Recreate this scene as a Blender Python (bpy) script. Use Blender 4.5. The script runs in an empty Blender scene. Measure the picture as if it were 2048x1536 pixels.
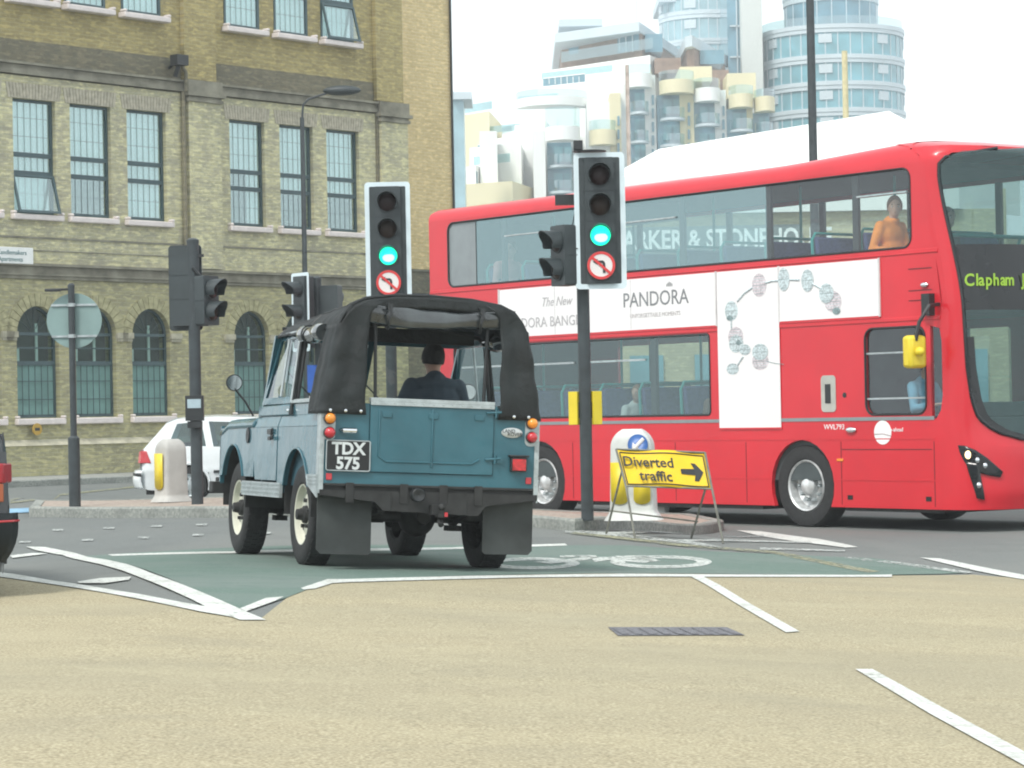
import bpy, math, random
import numpy as np
from mathutils import Vector, Matrix
from mathutils.geometry import tessellate_polygon
random.seed(7)
SC = bpy.context.scene
R = math.radians
# ------------------------------------------------------------------ camera
FPX, CZ = 5200.0, 1.10            # focal length in pixels of the 2048 px wide photograph, eye height
PITCH, ROLL = math.atan(57/FPX), math.atan(.0195)
CF = Vector((0, math.cos(PITCH), math.sin(PITCH)))
_r0 = Vector((1, 0, 0)); _u0 = Vector((0, -math.sin(PITCH), math.cos(PITCH)))
CR = _r0*math.cos(ROLL) - _u0*math.sin(ROLL)
CU = _u0*math.cos(ROLL) + _r0*math.sin(ROLL)
cam = bpy.data.cameras.new('camera'); camo = bpy.data.objects.new('camera', cam)
SC.collection.objects.link(camo); SC.camera = camo
cam.sensor_width = 36; cam.lens = FPX/2048*36; cam.clip_start = .3; cam.clip_end = 3000
camo.matrix_world = Matrix(((CR.x, CU.x, -CF.x, 0), (CR.y, CU.y, -CF.y, 0), (CR.z, CU.z, -CF.z, CZ), (0, 0, 0, 1)))
# ------------------------------------------------------------------ world, sun, exposure
SUN_EL, SUN_ROT = R(52), R(215)
W = bpy.data.worlds.new('World'); SC.world = W; W.use_nodes = True
nt = W.node_tree; nt.nodes.clear()
sky = nt.nodes.new('ShaderNodeTexSky'); sky.sky_type = 'NISHITA'; sky.sun_disc = False
sky.sun_elevation = SUN_EL; sky.sun_rotation = SUN_ROT; sky.air_density = 1.2; sky.dust_density = 3; sky.ozone_density = 1
tc = nt.nodes.new('ShaderNodeTexCoord'); mp = nt.nodes.new('ShaderNodeMapping'); mp.inputs['Scale'].default_value = (1, 1, 2.5)
nz = nt.nodes.new('ShaderNodeTexNoise'); nz.inputs['Scale'].default_value = 2.2; nz.inputs['Detail'].default_value = 5
cr = nt.nodes.new('ShaderNodeValToRGB')
cr.color_ramp.elements[0].position = .3; cr.color_ramp.elements[0].color = (.80, .88, .90, 1)
cr.color_ramp.elements[1].position = .62; cr.color_ramp.elements[1].color = (.93, .98, 1.0, 1)
mul = nt.nodes.new('ShaderNodeVectorMath'); mul.operation = 'SCALE'; mul.inputs['Scale'].default_value = 12.0
mx = nt.nodes.new('ShaderNodeMix'); mx.data_type = 'RGBA'; mx.inputs['Factor'].default_value = .9
bg = nt.nodes.new('ShaderNodeBackground'); bg.inputs['Strength'].default_value = .08
wo = nt.nodes.new('ShaderNodeOutputWorld')
L = nt.links.new
L(tc.outputs['Generated'], mp.inputs['Vector']); L(mp.outputs[0], nz.inputs['Vector']); L(nz.outputs[0], cr.inputs[0])
L(cr.outputs[0], mul.inputs[0]); L(sky.outputs[0], mx.inputs['A']); L(mul.outputs[0], mx.inputs['B'])
L(mx.outputs['Result'], bg.inputs['Color']); L(bg.outputs[0], wo.inputs[0])
sl = bpy.data.lights.new('sun', 'SUN'); sl.energy = 1.7; sl.angle = R(11); sl.color = (1, .96, .9)
so = bpy.data.objects.new('sun', sl); SC.collection.objects.link(so)
_d = Vector((math.sin(SUN_ROT)*math.cos(SUN_EL), math.cos(SUN_ROT)*math.cos(SUN_EL), math.sin(SUN_EL)))
so.rotation_euler = _d.to_track_quat('Z', 'Y').to_euler()
SC.view_settings.view_transform = 'Standard'; SC.view_settings.look = 'None'
SC.view_settings.gamma = 1; SC.view_settings.exposure = .72; SC.view_settings.use_curve_mapping = False
SC.render.engine = 'CYCLES'
SC.cycles.max_bounces = 6; SC.cycles.transparent_max_bounces = 14; SC.cycles.volume_bounces = 0
SC.cycles.use_denoising = True; SC.cycles.filter_width = 2.0; SC.cycles.caustics_reflective = False; SC.cycles.caustics_refractive = False

# ------------------------------------------------------------------ ground shape and picking
def ss(x, a, b):
    t = min(1, max(0, (x-a)/(b-a))); return t*t*(3-2*t)
_xs = [-9, -5, -3.2, -2.2, -.86, .8, 3.4, 6, 10]; _zs = [0, 0, .045, .06, 0, -.09, -.27, -.42, -.45]
def gz(X, Y):
    a = float(.25*np.interp(X-.5, _xs, _zs)+.5*np.interp(X, _xs, _zs)+.25*np.interp(X+.5, _xs, _zs))
    a -= float(np.interp(Y, [0, 18, 19, 21.3, 22, 26, 400], [0, 0, .01, .06, .06, 0, 0]))
    d = (X-3.37)*.801+(Y-30.2)*.598
    e = (X+10.02)*(-.76)+(Y-52)*.65
    far = -.30+.18*ss(e, -9, -2)
    s = ss(d, -4.2, -1.5)
    return a*(1-s)+far*s
def ray(x, y): return CF + CR*((x-1024)/FPX) - CU*((y-768)/FPX)
def P(x, y, Y):
    d = ray(x, y); t = Y/d.y; return Vector((0, 0, CZ))+d*t
def G(x, y, h=0):
    d = ray(x, y); t = 2.0; o = Vector((0, 0, CZ))
    while t < 400:
        p = o+d*t
        if p.z < gz(p.x, p.y)+h: break
        t *= 1.01
    lo, hi = t/1.01, t
    for _ in range(30):
        m = (lo+hi)/2; p = o+d*m
        if p.z < gz(p.x, p.y)+h: hi = m
        else: lo = m
    return o+d*hi

# ------------------------------------------------------------------ materials
def mat(name, col, rough=.6, metal=0, var=.12, vs=6, bump=0, bs=60, coat=0, emit=None, es=1, spec=.5):
    m = bpy.data.materials.new(name); m.use_nodes = True; t = m.node_tree; b = t.nodes['Principled BSDF']
    b.inputs['Roughness'].default_value = rough; b.inputs['Metallic'].default_value = metal
    b.inputs['Coat Weight'].default_value = coat; b.inputs['Coat Roughness'].default_value = .08
    b.inputs['Specular IOR Level'].default_value = spec
    c = t.nodes.new('ShaderNodeTexCoord'); n = t.nodes.new('ShaderNodeTexNoise')
    n.inputs['Scale'].default_value = vs; n.inputs['Detail'].default_value = 6
    t.links.new(c.outputs['Object'], n.inputs['Vector'])
    r = t.nodes.new('ShaderNodeValToRGB'); r.color_ramp.elements[0].position = .3; r.color_ramp.elements[1].position = .7
    r.color_ramp.elements[0].color = tuple(max(0, v*(1-var)) for v in col)+(1,)
    r.color_ramp.elements[1].color = tuple(min(1, v*(1+var)) for v in col)+(1,)
    t.links.new(n.outputs[0], r.inputs[0]); t.links.new(r.outputs[0], b.inputs['Base Color'])
    if bump:
        n2 = t.nodes.new('ShaderNodeTexNoise'); n2.inputs['Scale'].default_value = bs; n2.inputs['Detail'].default_value = 4
        bp = t.nodes.new('ShaderNodeBump'); bp.inputs['Strength'].default_value = bump; bp.inputs['Distance'].default_value = .02
        t.links.new(c.outputs['Object'], n2.inputs['Vector']); t.links.new(n2.outputs[0], bp.inputs['Height']); t.links.new(bp.outputs[0], b.inputs['Normal'])
    if emit:
        b.inputs['Emission Color'].default_value = tuple(emit)+(1,); b.inputs['Emission Strength'].default_value = es
    return m
def glass(name, tint=(.6, .68, .68), refl=.12, rough=.03, gcol=(.9, .95, 1)):
    m = bpy.data.materials.new(name); m.use_nodes = True; t = m.node_tree; t.nodes.clear()
    o = t.nodes.new('ShaderNodeOutputMaterial'); tr = t.nodes.new('ShaderNodeBsdfTransparent'); gl = t.nodes.new('ShaderNodeBsdfGlossy')
    tr.inputs[0].default_value = tint+(1,); gl.inputs[0].default_value = gcol+(1,); gl.inputs['Roughness'].default_value = rough
    fr = t.nodes.new('ShaderNodeLayerWeight'); fr.inputs['Blend'].default_value = .5
    pw = t.nodes.new('ShaderNodeMath'); pw.operation = 'POWER'; pw.inputs[1].default_value = 5; t.links.new(fr.outputs['Facing'], pw.inputs[0])
    ad = t.nodes.new('ShaderNodeMath'); ad.operation = 'MULTIPLY_ADD'; ad.inputs[1].default_value = .9; ad.inputs[2].default_value = refl+.06; ad.use_clamp = True
    n = t.nodes.new('ShaderNodeTexNoise'); n.inputs['Scale'].default_value = .8; c = t.nodes.new('ShaderNodeTexCoord')
    bp = t.nodes.new('ShaderNodeBump'); bp.inputs['Strength'].default_value = .04; bp.inputs['Distance'].default_value = .05
    t.links.new(c.outputs['Object'], n.inputs['Vector']); t.links.new(n.outputs[0], bp.inputs['Height']); t.links.new(bp.outputs[0], gl.inputs['Normal'])
    mi = t.nodes.new('ShaderNodeMixShader')
    t.links.new(pw.outputs[0], ad.inputs[0]); t.links.new(ad.outputs[0], mi.inputs[0]); t.links.new(tr.outputs[0], mi.inputs[1]); t.links.new(gl.outputs[0], mi.inputs[2])
    t.links.new(mi.outputs[0], o.inputs[0]); return m
def brick(name, c1, c2, mortar, stain=(.12, .12, .11), sa=.35, scale=1.0, stain2=None):
    m = bpy.data.materials.new(name); m.use_nodes = True; t = m.node_tree; b = t.nodes['Principled BSDF']; b.inputs['Roughness'].default_value = .9
    c = t.nodes.new('ShaderNodeTexCoord'); s = t.nodes.new('ShaderNodeSeparateXYZ'); q = t.nodes.new('ShaderNodeCombineXYZ')
    t.links.new(c.outputs['Object'], s.inputs[0]); t.links.new(s.outputs[0], q.inputs[0]); t.links.new(s.outputs[2], q.inputs[1])
    k = t.nodes.new('ShaderNodeTexBrick'); k.inputs['Scale'].default_value = scale
    k.inputs['Color1'].default_value = c1+(1,); k.inputs['Color2'].default_value = c2+(1,); k.inputs['Mortar'].default_value = mortar+(1,)
    k.inputs['Mortar Size'].default_value = .011; k.inputs['Brick Width'].default_value = .235; k.inputs['Row Height'].default_value = .079; k.inputs['Mortar Smooth'].default_value = .6
    t.links.new(q.outputs[0], k.inputs['Vector'])
    def mixn(scale, det, a, bpos, colr, prev, amt, stretch=None):
        n = t.nodes.new('ShaderNodeTexNoise'); n.inputs['Scale'].default_value = scale; n.inputs['Detail'].default_value = det
        if stretch:
            mpn = t.nodes.new('ShaderNodeMapping'); mpn.inputs['Scale'].default_value = stretch
            t.links.new(q.outputs[0], mpn.inputs['Vector']); t.links.new(mpn.outputs[0], n.inputs['Vector'])
        else: t.links.new(q.outputs[0], n.inputs['Vector'])
        r = t.nodes.new('ShaderNodeMapRange'); r.inputs['From Min'].default_value = a; r.inputs['From Max'].default_value = bpos; r.inputs['To Max'].default_value = amt
        t.links.new(n.outputs[0], r.inputs[0])
        x = t.nodes.new('ShaderNodeMix'); x.data_type = 'RGBA'; t.links.new(r.outputs[0], x.inputs['Factor']); t.links.new(prev, x.inputs['A']); x.inputs['B'].default_value = colr+(1,)
        return x.outputs['Result']
    o = mixn(.55, 8, .42, .72, stain, k.outputs[0], sa)
    o = mixn(2.6, 5, .47, .60, tuple(v*1.15 for v in stain), o, sa*.55, (1, 1.6, 1)); o = mixn(7.5, 2, .54, .60, tuple(v*1.25 for v in stain), o, sa*.85, (.75, 2.2, 1)); o = mixn(6, 2, .55, .62, tuple(min(1, v*1.25) for v in c1), o, .6, (.8, 2.4, 1))
    if stain2: o = mixn(3.3, 5, .5, .62, stain2, o, .5, (1, 1.5, 1))
    t.links.new(o, b.inputs['Base Color'])
    bp = t.nodes.new('ShaderNodeBump'); bp.inputs['Strength'].default_value = .4; bp.inputs['Distance'].default_value = .01
    t.links.new(k.outputs['Fac'], bp.inputs['Height']); bp.invert = True; t.links.new(bp.outputs[0], b.inputs['Normal'])
    return m
def surf(name, cols, grain=180, big=.25, rough=.9, patch=None, streak=None, warp=.5, bump=.25):
    """gritty road surfacing: three tones of aggregate plus broad wear"""
    m = bpy.data.materials.new(name); m.use_nodes = True; t = m.node_tree; b = t.nodes['Principled BSDF']; b.inputs['Roughness'].default_value = rough
    b.inputs['Specular IOR Level'].default_value = .25
    c = t.nodes.new('ShaderNodeTexCoord')
    n = t.nodes.new('ShaderNodeTexNoise'); n.inputs['Scale'].default_value = grain; n.inputs['Detail'].default_value = 3
    t.links.new(c.outputs['Object'], n.inputs['Vector'])
    r = t.nodes.new('ShaderNodeValToRGB'); e = r.color_ramp.elements
    e[0].position = .32; e[0].color = cols[0]+(1,); e[1].position = .68; e[1].color = cols[2]+(1,)
    k = e.new(.5); k.color = cols[1]+(1,)
    t.links.new(n.outputs[0], r.inputs[0]); out = r.outputs[0]
    for (sc, st, amt, colr, lo, hi) in (patch or []):
        n2 = t.nodes.new('ShaderNodeTexNoise'); n2.inputs['Scale'].default_value = sc; n2.inputs['Detail'].default_value = 6; n2.inputs['Distortion'].default_value = warp
        mpn = t.nodes.new('ShaderNodeMapping'); mpn.inputs['Scale'].default_value = st; t.links.new(c.outputs['Object'], mpn.inputs['Vector']); t.links.new(mpn.outputs[0], n2.inputs['Vector'])
        rr = t.nodes.new('ShaderNodeMapRange'); rr.inputs['From Min'].default_value = lo; rr.inputs['From Max'].default_value = hi; rr.inputs['To Max'].default_value = amt
        t.links.new(n2.outputs[0], rr.inputs[0])
        x = t.nodes.new('ShaderNodeMix'); x.data_type = 'RGBA'; t.links.new(rr.outputs[0], x.inputs['Factor']); t.links.new(out, x.inputs['A']); x.inputs['B'].default_value = colr+(1,)
        out = x.outputs['Result']
    t.links.new(out, b.inputs['Base Color'])
    bp = t.nodes.new('ShaderNodeBump'); bp.inputs['Strength'].default_value = bump; bp.inputs['Distance'].default_value = .006
    t.links.new(n.outputs[0], bp.inputs['Height']); t.links.new(bp.outputs[0], b.inputs['Normal'])
    return m

# ------------------------------------------------------------------ mesh builder
SEP = dict(pilaster=.05, upper_pilaster=.05, capital=.1, cornice=.15, drainpipe=.05, soldier_course_lintels=.03, arch_brickwork=.03, spring_stones=.02, window_pillar=.02, handrail=.02, wheel_arch=.1,
           hood_hoop=.0, hopper_bar=.02, marker_light=.02, side_reflector=.02, lamp=.01, brick_ledge=.1, dark_brick_band=.05, turn_button=.01, balcony=.05, cream_balcony=.05, balustrade=.05, glazing=.1, window_frame=.0,
           balcony_door=.05, stair_window=.05, balcony_slab=.05, wall=.0, cream_wall=.0, penthouse=.0, roof_slab=.0, window=.02, curtain_strap=.03, underframe=.02, side_window=.02, arch_lip=.02, door_handle=.05, access_slot=.02,
           side_reflectors=.02, hinge=.05, tailgate_hinge=.05, seat=.01, wiper=.02, front_bumper=.02, bracket=.02, underbody=.0, tail=.01, windscreen=.01, rib=.01, seat_frame=.02, sill=.0, rear_body=.02, side_trim=.02, sign_rail=.02, stair_rail=.05)
class MB:
    def __init__(s): s.v = []; s.f = []; s.m = []; s.cm = 0; s.T = None
    def add(s, vs, fs, m=None):
        o = len(s.v)
        if s.T is not None: vs = [s.T @ Vector(v) for v in vs]
        s.v += [tuple(v) for v in vs]; s.f += [tuple(i+o for i in f) for f in fs]; s.m += [s.cm if m is None else m]*len(fs); return s
    def box(s, x0, x1, y0, y1, z0, z1, m=None):
        return s.add([(x0,y0,z0),(x1,y0,z0),(x1,y1,z0),(x0,y1,z0),(x0,y0,z1),(x1,y0,z1),(x1,y1,z1),(x0,y1,z1)],
                     [(0,3,2,1),(4,5,6,7),(0,1,5,4),(1,2,6,5),(2,3,7,6),(3,0,4,7)], m)
    def hexa(s, a, b, m=None):   # two matching quads (bottom, top)
        return s.add(list(a)+list(b), [(3,2,1,0),(4,5,6,7),(0,1,5,4),(1,2,6,5),(2,3,7,6),(3,0,4,7)], m)
    def panel(s, outer, holes, mp, th, m=None):
        """polygon with holes; mp(u,v,w)->point, w in {0,1} for front and back faces; th kept in mp"""
        loops = [[Vector((p[0], p[1], 0)) for p in outer]]+[[Vector((p[0], p[1], 0)) for p in h] for h in holes]
        tris = tessellate_polygon(loops); flat = [p for l in loops for p in l]; n = len(flat)
        vs = [mp(p.x, p.y, 0) for p in flat]+([mp(p.x, p.y, 1) for p in flat] if th else [])
        fs = []
        for t in tris:
            fs.append(tuple(t))
            if th: fs.append(tuple(i+n for i in reversed(t)))
        if th:
            o = 0
            for l in loops:
                k = len(l)
                for i in range(k): a, b = o+i, o+(i+1) % k; fs.append((a, b, b+n, a+n))
                o += k
        return s.add(vs, fs, m)
    def tube(s, pts, r, n=10, cap=True, m=None):
        pts = [Vector(p) for p in pts]; rs = r if isinstance(r, (list, tuple)) else [r]*len(pts)
        up = None; rings = []
        for i, p in enumerate(pts):
            d = (pts[min(i+1, len(pts)-1)]-pts[max(i-1, 0)]).normalized()
            if up is None or abs(up.dot(d)) > .95: up = Vector((0, 0, 1)) if abs(d.z) < .9 else Vector((1, 0, 0))
            a = d.cross(up).normalized(); b = a.cross(d).normalized(); up = b
            rings.append([p+(a*math.cos(q)+b*math.sin(q))*rs[i] for q in [2*math.pi*j/n for j in range(n)]])
        vs = [v for g in rings for v in g]; fs = []
        for i in range(len(pts)-1):
            for j in range(n): fs.append((i*n+j, i*n+(j+1) % n, (i+1)*n+(j+1) % n, (i+1)*n+j))
        if cap: fs.append(tuple(range(n-1, -1, -1))); fs.append(tuple((len(pts)-1)*n+j for j in range(n)))
        return s.add(vs, fs, m)
    def lathe(s, prof, c=(0, 0, 0), axis='z', n=32, m=None, a0=0, a1=2*math.pi, sy=1):
        full = abs(a1-a0-2*math.pi) < 1e-6; k = n if full else n+1; vs = []; fs = []
        for (r, h) in prof:
            for j in range(k):
                q = a0+(a1-a0)*j/n; a, b = r*math.cos(q), r*math.sin(q)*sy
                vs.append({'z': (c[0]+a, c[1]+b, c[2]+h), 'x': (c[0]+h, c[1]+a, c[2]+b), 'y': (c[0]+a, c[1]+h, c[2]+b)}[axis])
        for i in range(len(prof)-1):
            for j in range(n):
                if full: fs.append((i*k+j, i*k+(j+1) % k, (i+1)*k+(j+1) % k, (i+1)*k+j))
                else: fs.append((i*k+j, i*k+j+1, (i+1)*k+j+1, (i+1)*k+j))
        return s.add(vs, fs, m)
    def ell(s, c, r, n=14, k=9, m=None, rot=None):
        vs = []; fs = []
        for i in range(k+1):
            t = math.pi*i/k
            for j in range(n):
                q = 2*math.pi*j/n; v = Vector((r[0]*math.sin(t)*math.cos(q), r[1]*math.sin(t)*math.sin(q), r[2]*math.cos(t)))
                if rot: v = rot @ v
                vs.append(Vector(c)+v)
        for i in range(k):
            for j in range(n): fs.append((i*n+j, (i+1)*n+j, (i+1)*n+(j+1) % n, i*n+(j+1) % n))
        return s.add(vs, fs, m)
    def grid(s, fn, nu, nv, m=None, two=None):
        vs = [fn(i/nu, j/nv) for i in range(nu+1) for j in range(nv+1)]
        fs = [(i*(nv+1)+j, (i+1)*(nv+1)+j, (i+1)*(nv+1)+j+1, i*(nv+1)+j+1) for i in range(nu) for j in range(nv)]
        return s.add(vs, fs, m)
    def pieces(s, gap):
        par = list(range(len(s.v)))
        def fd(i):
            while par[i] != i: par[i] = par[par[i]]; i = par[i]
            return i
        for f in s.f:
            for k in f[1:]: par[fd(k)] = fd(f[0])
        isl = {}
        for fi, f in enumerate(s.f): isl.setdefault(fd(f[0]), []).append(fi)
        L_ = []
        for fl in isl.values():
            a = np.array([s.v[i] for fi in fl for i in s.f[fi]]); L_.append([fl, a.min(0), a.max(0)])
        ch = True
        while ch:
            ch = False; out = []
            for it in L_:
                for o in out:
                    if (it[1]-gap <= o[2]).all() and (o[1]-gap <= it[2]).all(): o[0] = o[0]+it[0]; o[1] = np.minimum(o[1], it[1]); o[2] = np.maximum(o[2], it[2]); ch = True; break
                else: out.append(it)
            L_ = out
        res = []
        for fl, _, _ in L_:
            m = MB(); mp_ = {}
            for fi in fl:
                for i in s.f[fi]:
                    if i not in mp_: mp_[i] = len(m.v); m.v.append(s.v[i])
                m.f.append(tuple(mp_[i] for i in s.f[fi])); m.m.append(s.m[fi])
            res.append(m)
        return res
    def build(s, name, mats, parent=None, smooth=35, bevel=0, solid=0, label=None):
        if name in SEP and parent is not None:
            ps = s.pieces(SEP[name])
            if 1 < len(ps) <= 60:
                for p in ps[1:]: p._b(name, mats, parent, smooth, bevel, solid)
                return ps[0]._b(name, mats, parent, smooth, bevel, solid)
        return s._b(name, mats, parent, smooth, bevel, solid, label)
    def _b(s, name, mats, parent=None, smooth=35, bevel=0, solid=0, label=None):
        me = bpy.data.meshes.new(name); me.from_pydata(s.v, [], s.f)
        if not isinstance(mats, (list, tuple)): mats = [mats]
        for x in mats: me.materials.append(x)
        for p, k in zip(me.polygons, s.m): p.material_index = min(k, len(mats)-1)
        me.validate(); me.update()
        if smooth:
            for p in me.polygons: p.use_smooth = True
            me.set_sharp_from_angle(angle=R(smooth))
        o = bpy.data.objects.new(name, me); SC.collection.objects.link(o)
        if solid:
            k = o.modifiers.new('t', 'SOLIDIFY'); k.thickness = solid; k.offset = 0
        if bevel:
            k = o.modifiers.new('b', 'BEVEL'); k.width = bevel; k.segments = 2; k.limit_method = 'ANGLE'; k.angle_limit = R(40)
        if parent: o.parent = parent
        if label: o['label'] = label
        return o
def tag(o, label, cat, group=None):
    o['label'] = label; o['category'] = cat
    if group: o['group'] = group
    return o
def thing(name, label, cat, M=None, group=None):
    o = bpy.data.objects.new(name, None); SC.collection.objects.link(o); o.empty_display_size = .2
    if M is not None: o.matrix_world = M if isinstance(M, Matrix) else Matrix.Translation(M)
    return tag(o, label, cat, group)
def stru(o): o['kind'] = 'structure'; return o
def copy_tree(o, parent=None):
    c = o.copy(); SC.collection.objects.link(c)
    if parent: c.parent = parent; c.matrix_parent_inverse = o.matrix_parent_inverse
    for ch in list(o.children): copy_tree(ch, c)
    return c
def rotz(th, loc): return Matrix.Translation(loc) @ Matrix.Rotation(th, 4, 'Z')
def rrect(x0, x1, y0, y1, r, n=5):
    out = []
    for (cx, cy, a) in ((x1-r, y1-r, 0), (x0+r, y1-r, 90), (x0+r, y0+r, 180), (x1-r, y0+r, 270)):
        for i in range(n+1): q = R(a+90*i/n); out.append((cx+r*math.cos(q), cy+r*math.sin(q)))
    return out
def text_mb(txt, size, M, mt, name='lettering', parent=None, ext=.002, align='CENTER', sx=1, bold=0, shear=0):
    cu = bpy.data.curves.new(name, 'FONT'); cu.body = txt; cu.size = size; cu.extrude = ext; cu.align_x = align; cu.align_y = 'CENTER'; cu.offset = bold; cu.shear = shear; cu.resolution_u = 3
    tmp = bpy.data.objects.new('tmp', cu); SC.collection.objects.link(tmp); bpy.context.view_layer.update()
    me = bpy.data.meshes.new_from_object(tmp.evaluated_get(bpy.context.evaluated_depsgraph_get())); me.name = name
    bpy.data.objects.remove(tmp); bpy.data.curves.remove(cu)
    me.transform(M @ Matrix.Diagonal((sx, 1, 1, 1))); me.materials.clear(); me.materials.append(mt)
    o = bpy.data.objects.new(name, me); SC.collection.objects.link(o)
    if parent: o.parent = parent
    return o
def TM(o, xd, yd):   # text frame: origin, reading direction, up direction
    x = Vector(xd).normalized(); y = Vector(yd).normalized(); z = x.cross(y); o = Vector(o)
    return Matrix(((x.x, y.x, z.x, o.x), (x.y, y.y, z.y, o.y), (x.z, y.z, z.z, o.z), (0, 0, 0, 1)))
def gframe(O, th, gx, gy):
    n = Vector((-gx, -gy, 1)).normalized(); fw = Vector((-math.sin(th), math.cos(th), 0)); fw = (fw-n*fw.dot(n)).normalized(); rt = fw.cross(n)
    return Matrix(((rt.x, fw.x, n.x, O[0]), (rt.y, fw.y, n.y, O[1]), (rt.z, fw.z, n.z, O[2]), (0, 0, 0, 1)))

# ------------------------------------------------------------------ shared materials
BLACK = mat('black_plastic', (.018, .021, .023), .45, var=.2)
RUB = mat('tyre_rubber', (.022, .023, .024), .85, var=.25, vs=20, bump=.3, bs=90)
DARKM = mat('dark_chassis', (.02, .021, .021), .7, var=.4, vs=12)
GALV = mat('galvanised_metal', (.42, .47, .48), .45, .45, var=.2, vs=14)
CHROME = mat('chrome', (.75, .78, .8), .15, 1, var=.05)
WHITE = mat('white_paint', (.78, .8, .79), .5, var=.05)
SIGBLK = mat('signal_black', (.035, .046, .05), .5, var=.15)
POLEM = mat('pole_paint', (.035, .045, .05), .55, var=.25, vs=9)
AMBER = mat('amber_lens', (.8, .27, .02), .25, var=.1, coat=.6)
REDL = mat('red_lens', (.5, .02, .03), .25, var=.1, coat=.6)
YEL = mat('yellow_plastic', (.72, .56, .03), .45, var=.06)
SKIN = mat('skin', (.62, .38, .29), .6, var=.1, vs=14)
HAIRD = mat('dark_hair', (.02, .018, .017), .8, var=.3, vs=60, bump=.4)
HAIRL = mat('short_sandy_hair', (.22, .13, .08), .8, var=.3, vs=60)
TROU = mat('dark_trousers', (.03, .035, .05), .85, var=.2)

# ================================================================== GROUND
ASPH = surf('asphalt', ((.11, .12, .118), (.15, .163, .158), (.20, .213, .207)), 120, patch=[(.35, (1, .5, 1), .5, (.21, .215, .20), .42, .68), (1.6, (1, 1, 1), .35, (.1, .11, .11), .52, .75)])
BUFF = surf('buff_high_friction_surface', ((.20, .168, .108), (.345, .302, .198), (.50, .45, .315)), 75, patch=[(.28, (.35, 1.3, 1), .35, (.30, .262, .18), .42, .66), (.9, (1, 1.2, 1), .45, (.25, .23, .17), .56, .74), (.5, (.35, 1.3, 1), .6, (.27, .25, .18), .42, .75), (1.3, (.6, 1.3, 1), .30, (.44, .395, .265), .48, .75), (14, (1, 1, 1), .4, (.24, .22, .15), .5, .75)], bump=.5)
GREEN = surf('green_cycle_surface', ((.08, .13, .108), (.12, .175, .150), (.175, .235, .208)), 100, patch=[(.8, (.5, 1, 1), .75, (.17, .205, .19), .40, .66), (5, (1, 1, 1), .35, (.07, .13, .115), .5, .75), (2.5, (.3, 1.5, 1), .35, (.20, .24, .22), .55, .75)])
PAVE = surf('pavement_slabs', ((.24, .25, .24), (.31, .32, .30), (.38, .38, .35)), 40, patch=[(1.2, (1, 1, 1), .4, (.22, .22, .2), .5, .75)])
BRICKP = surf('pink_block_paving', ((.25, .20, .17), (.34, .28, .24), (.42, .36, .30)), 16, patch=[(1.2, (1, 1, 1), .4, (.36, .34, .29), .5, .75)])
KERB = surf('kerb_concrete', ((.2, .215, .2), (.27, .285, .265), (.34, .35, .32)), 30, patch=[(2, (1, 1, 1), .6, (.14, .15, .14), .5, .7)])
LINE = surf('road_marking_white', ((.45, .47, .45), (.60, .62, .59), (.70, .72, .69)), 50, rough=.75, patch=[(2.2, (1, 1, 1), .55, (.34, .35, .31), .46, .75), (18, (1, 1, 1), .55, (.34, .34, .29), .52, .68)])
LINEB = surf('faded_marking_white', ((.36, .39, .37), (.50, .53, .50), (.62, .65, .62)), 50, rough=.8, patch=[(3, (1, 1, 1), .6, (.28, .31, .29), .45, .72)])
LINEW = surf('worn_marking_white', ((.3, .32, .31), (.45, .48, .46), (.6, .63, .6)), 40, rough=.8, patch=[(6, (1, 1, 1), .6, (.24, .26, .25), .45, .7)])
LINEY = surf('worn_marking_yellow', ((.20, .21, .17), (.28, .28, .18), (.36, .35, .20)), 40, rough=.8, patch=[(4, (1, 1, 1), .7, (.2, .22, .2), .45, .7)])
def axis_vals(a, b, fa, fb, fine, coarse):
    out = []; x = a
    while x < b-1e-6: out.append(x); x += fine if fa <= x < fb else coarse
    out.append(b); return out
g = MB()
xsv = axis_vals(-70, 130, -12, 14, .5, 4); ysv = axis_vals(-4, 420, 4, 64, .5, 8)
g.add([(x, y, gz(x, y)) for x in xsv for y in ysv], [(i*len(ysv)+j, (i+1)*len(ysv)+j, (i+1)*len(ysv)+j+1, i*len(ysv)+j+1) for i in range(len(xsv)-1) for j in range(len(ysv)-1)])
stru(g.build('road', ASPH, smooth=60))
import bmesh
def sheet(pts, h, seg=.5):
    """flat polygon of world XY points draped on the ground h above it, cut along the ground grid"""
    bm = bmesh.new(); bm.faces.new([bm.verts.new((p[0], p[1], 0)) for p in pts])
    xs = [p[0] for p in pts]; ys = [p[1] for p in pts]
    for ax, lo, hi in ((0, min(xs), max(xs)), (1, min(ys), max(ys))):
        k = math.ceil(lo/seg)*seg
        while k < hi:
            co = [0, 0, 0]; co[ax] = k; no = [0, 0, 0]; no[ax] = 1
            bmesh.ops.bisect_plane(bm, geom=bm.verts[:]+bm.edges[:]+bm.faces[:], plane_co=co, plane_no=no); k += seg
    for v in bm.verts: v.co.z = gz(v.co.x, v.co.y)+h
    bmesh.ops.recalc_face_normals(bm, faces=bm.faces)
    if sum(f.normal.z for f in bm.faces) < 0: bmesh.ops.reverse_faces(bm, faces=bm.faces)
    vs = [tuple(v.co) for v in bm.verts]; bm.verts.index_update(); fs = [tuple(v.index for v in f.verts) for f in bm.faces]
    bm.free(); return vs, fs
def gpts(px): return [(lambda p: (p.x, p.y))(G(*q)) for q in px]
def paint(name, polys, mt, h, world=False):
    m = MB()
    for p in polys:
        w = p if world else gpts(p); m.add(*sheet(w, h))
    return stru(m.build(name, mt, smooth=60))
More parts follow.
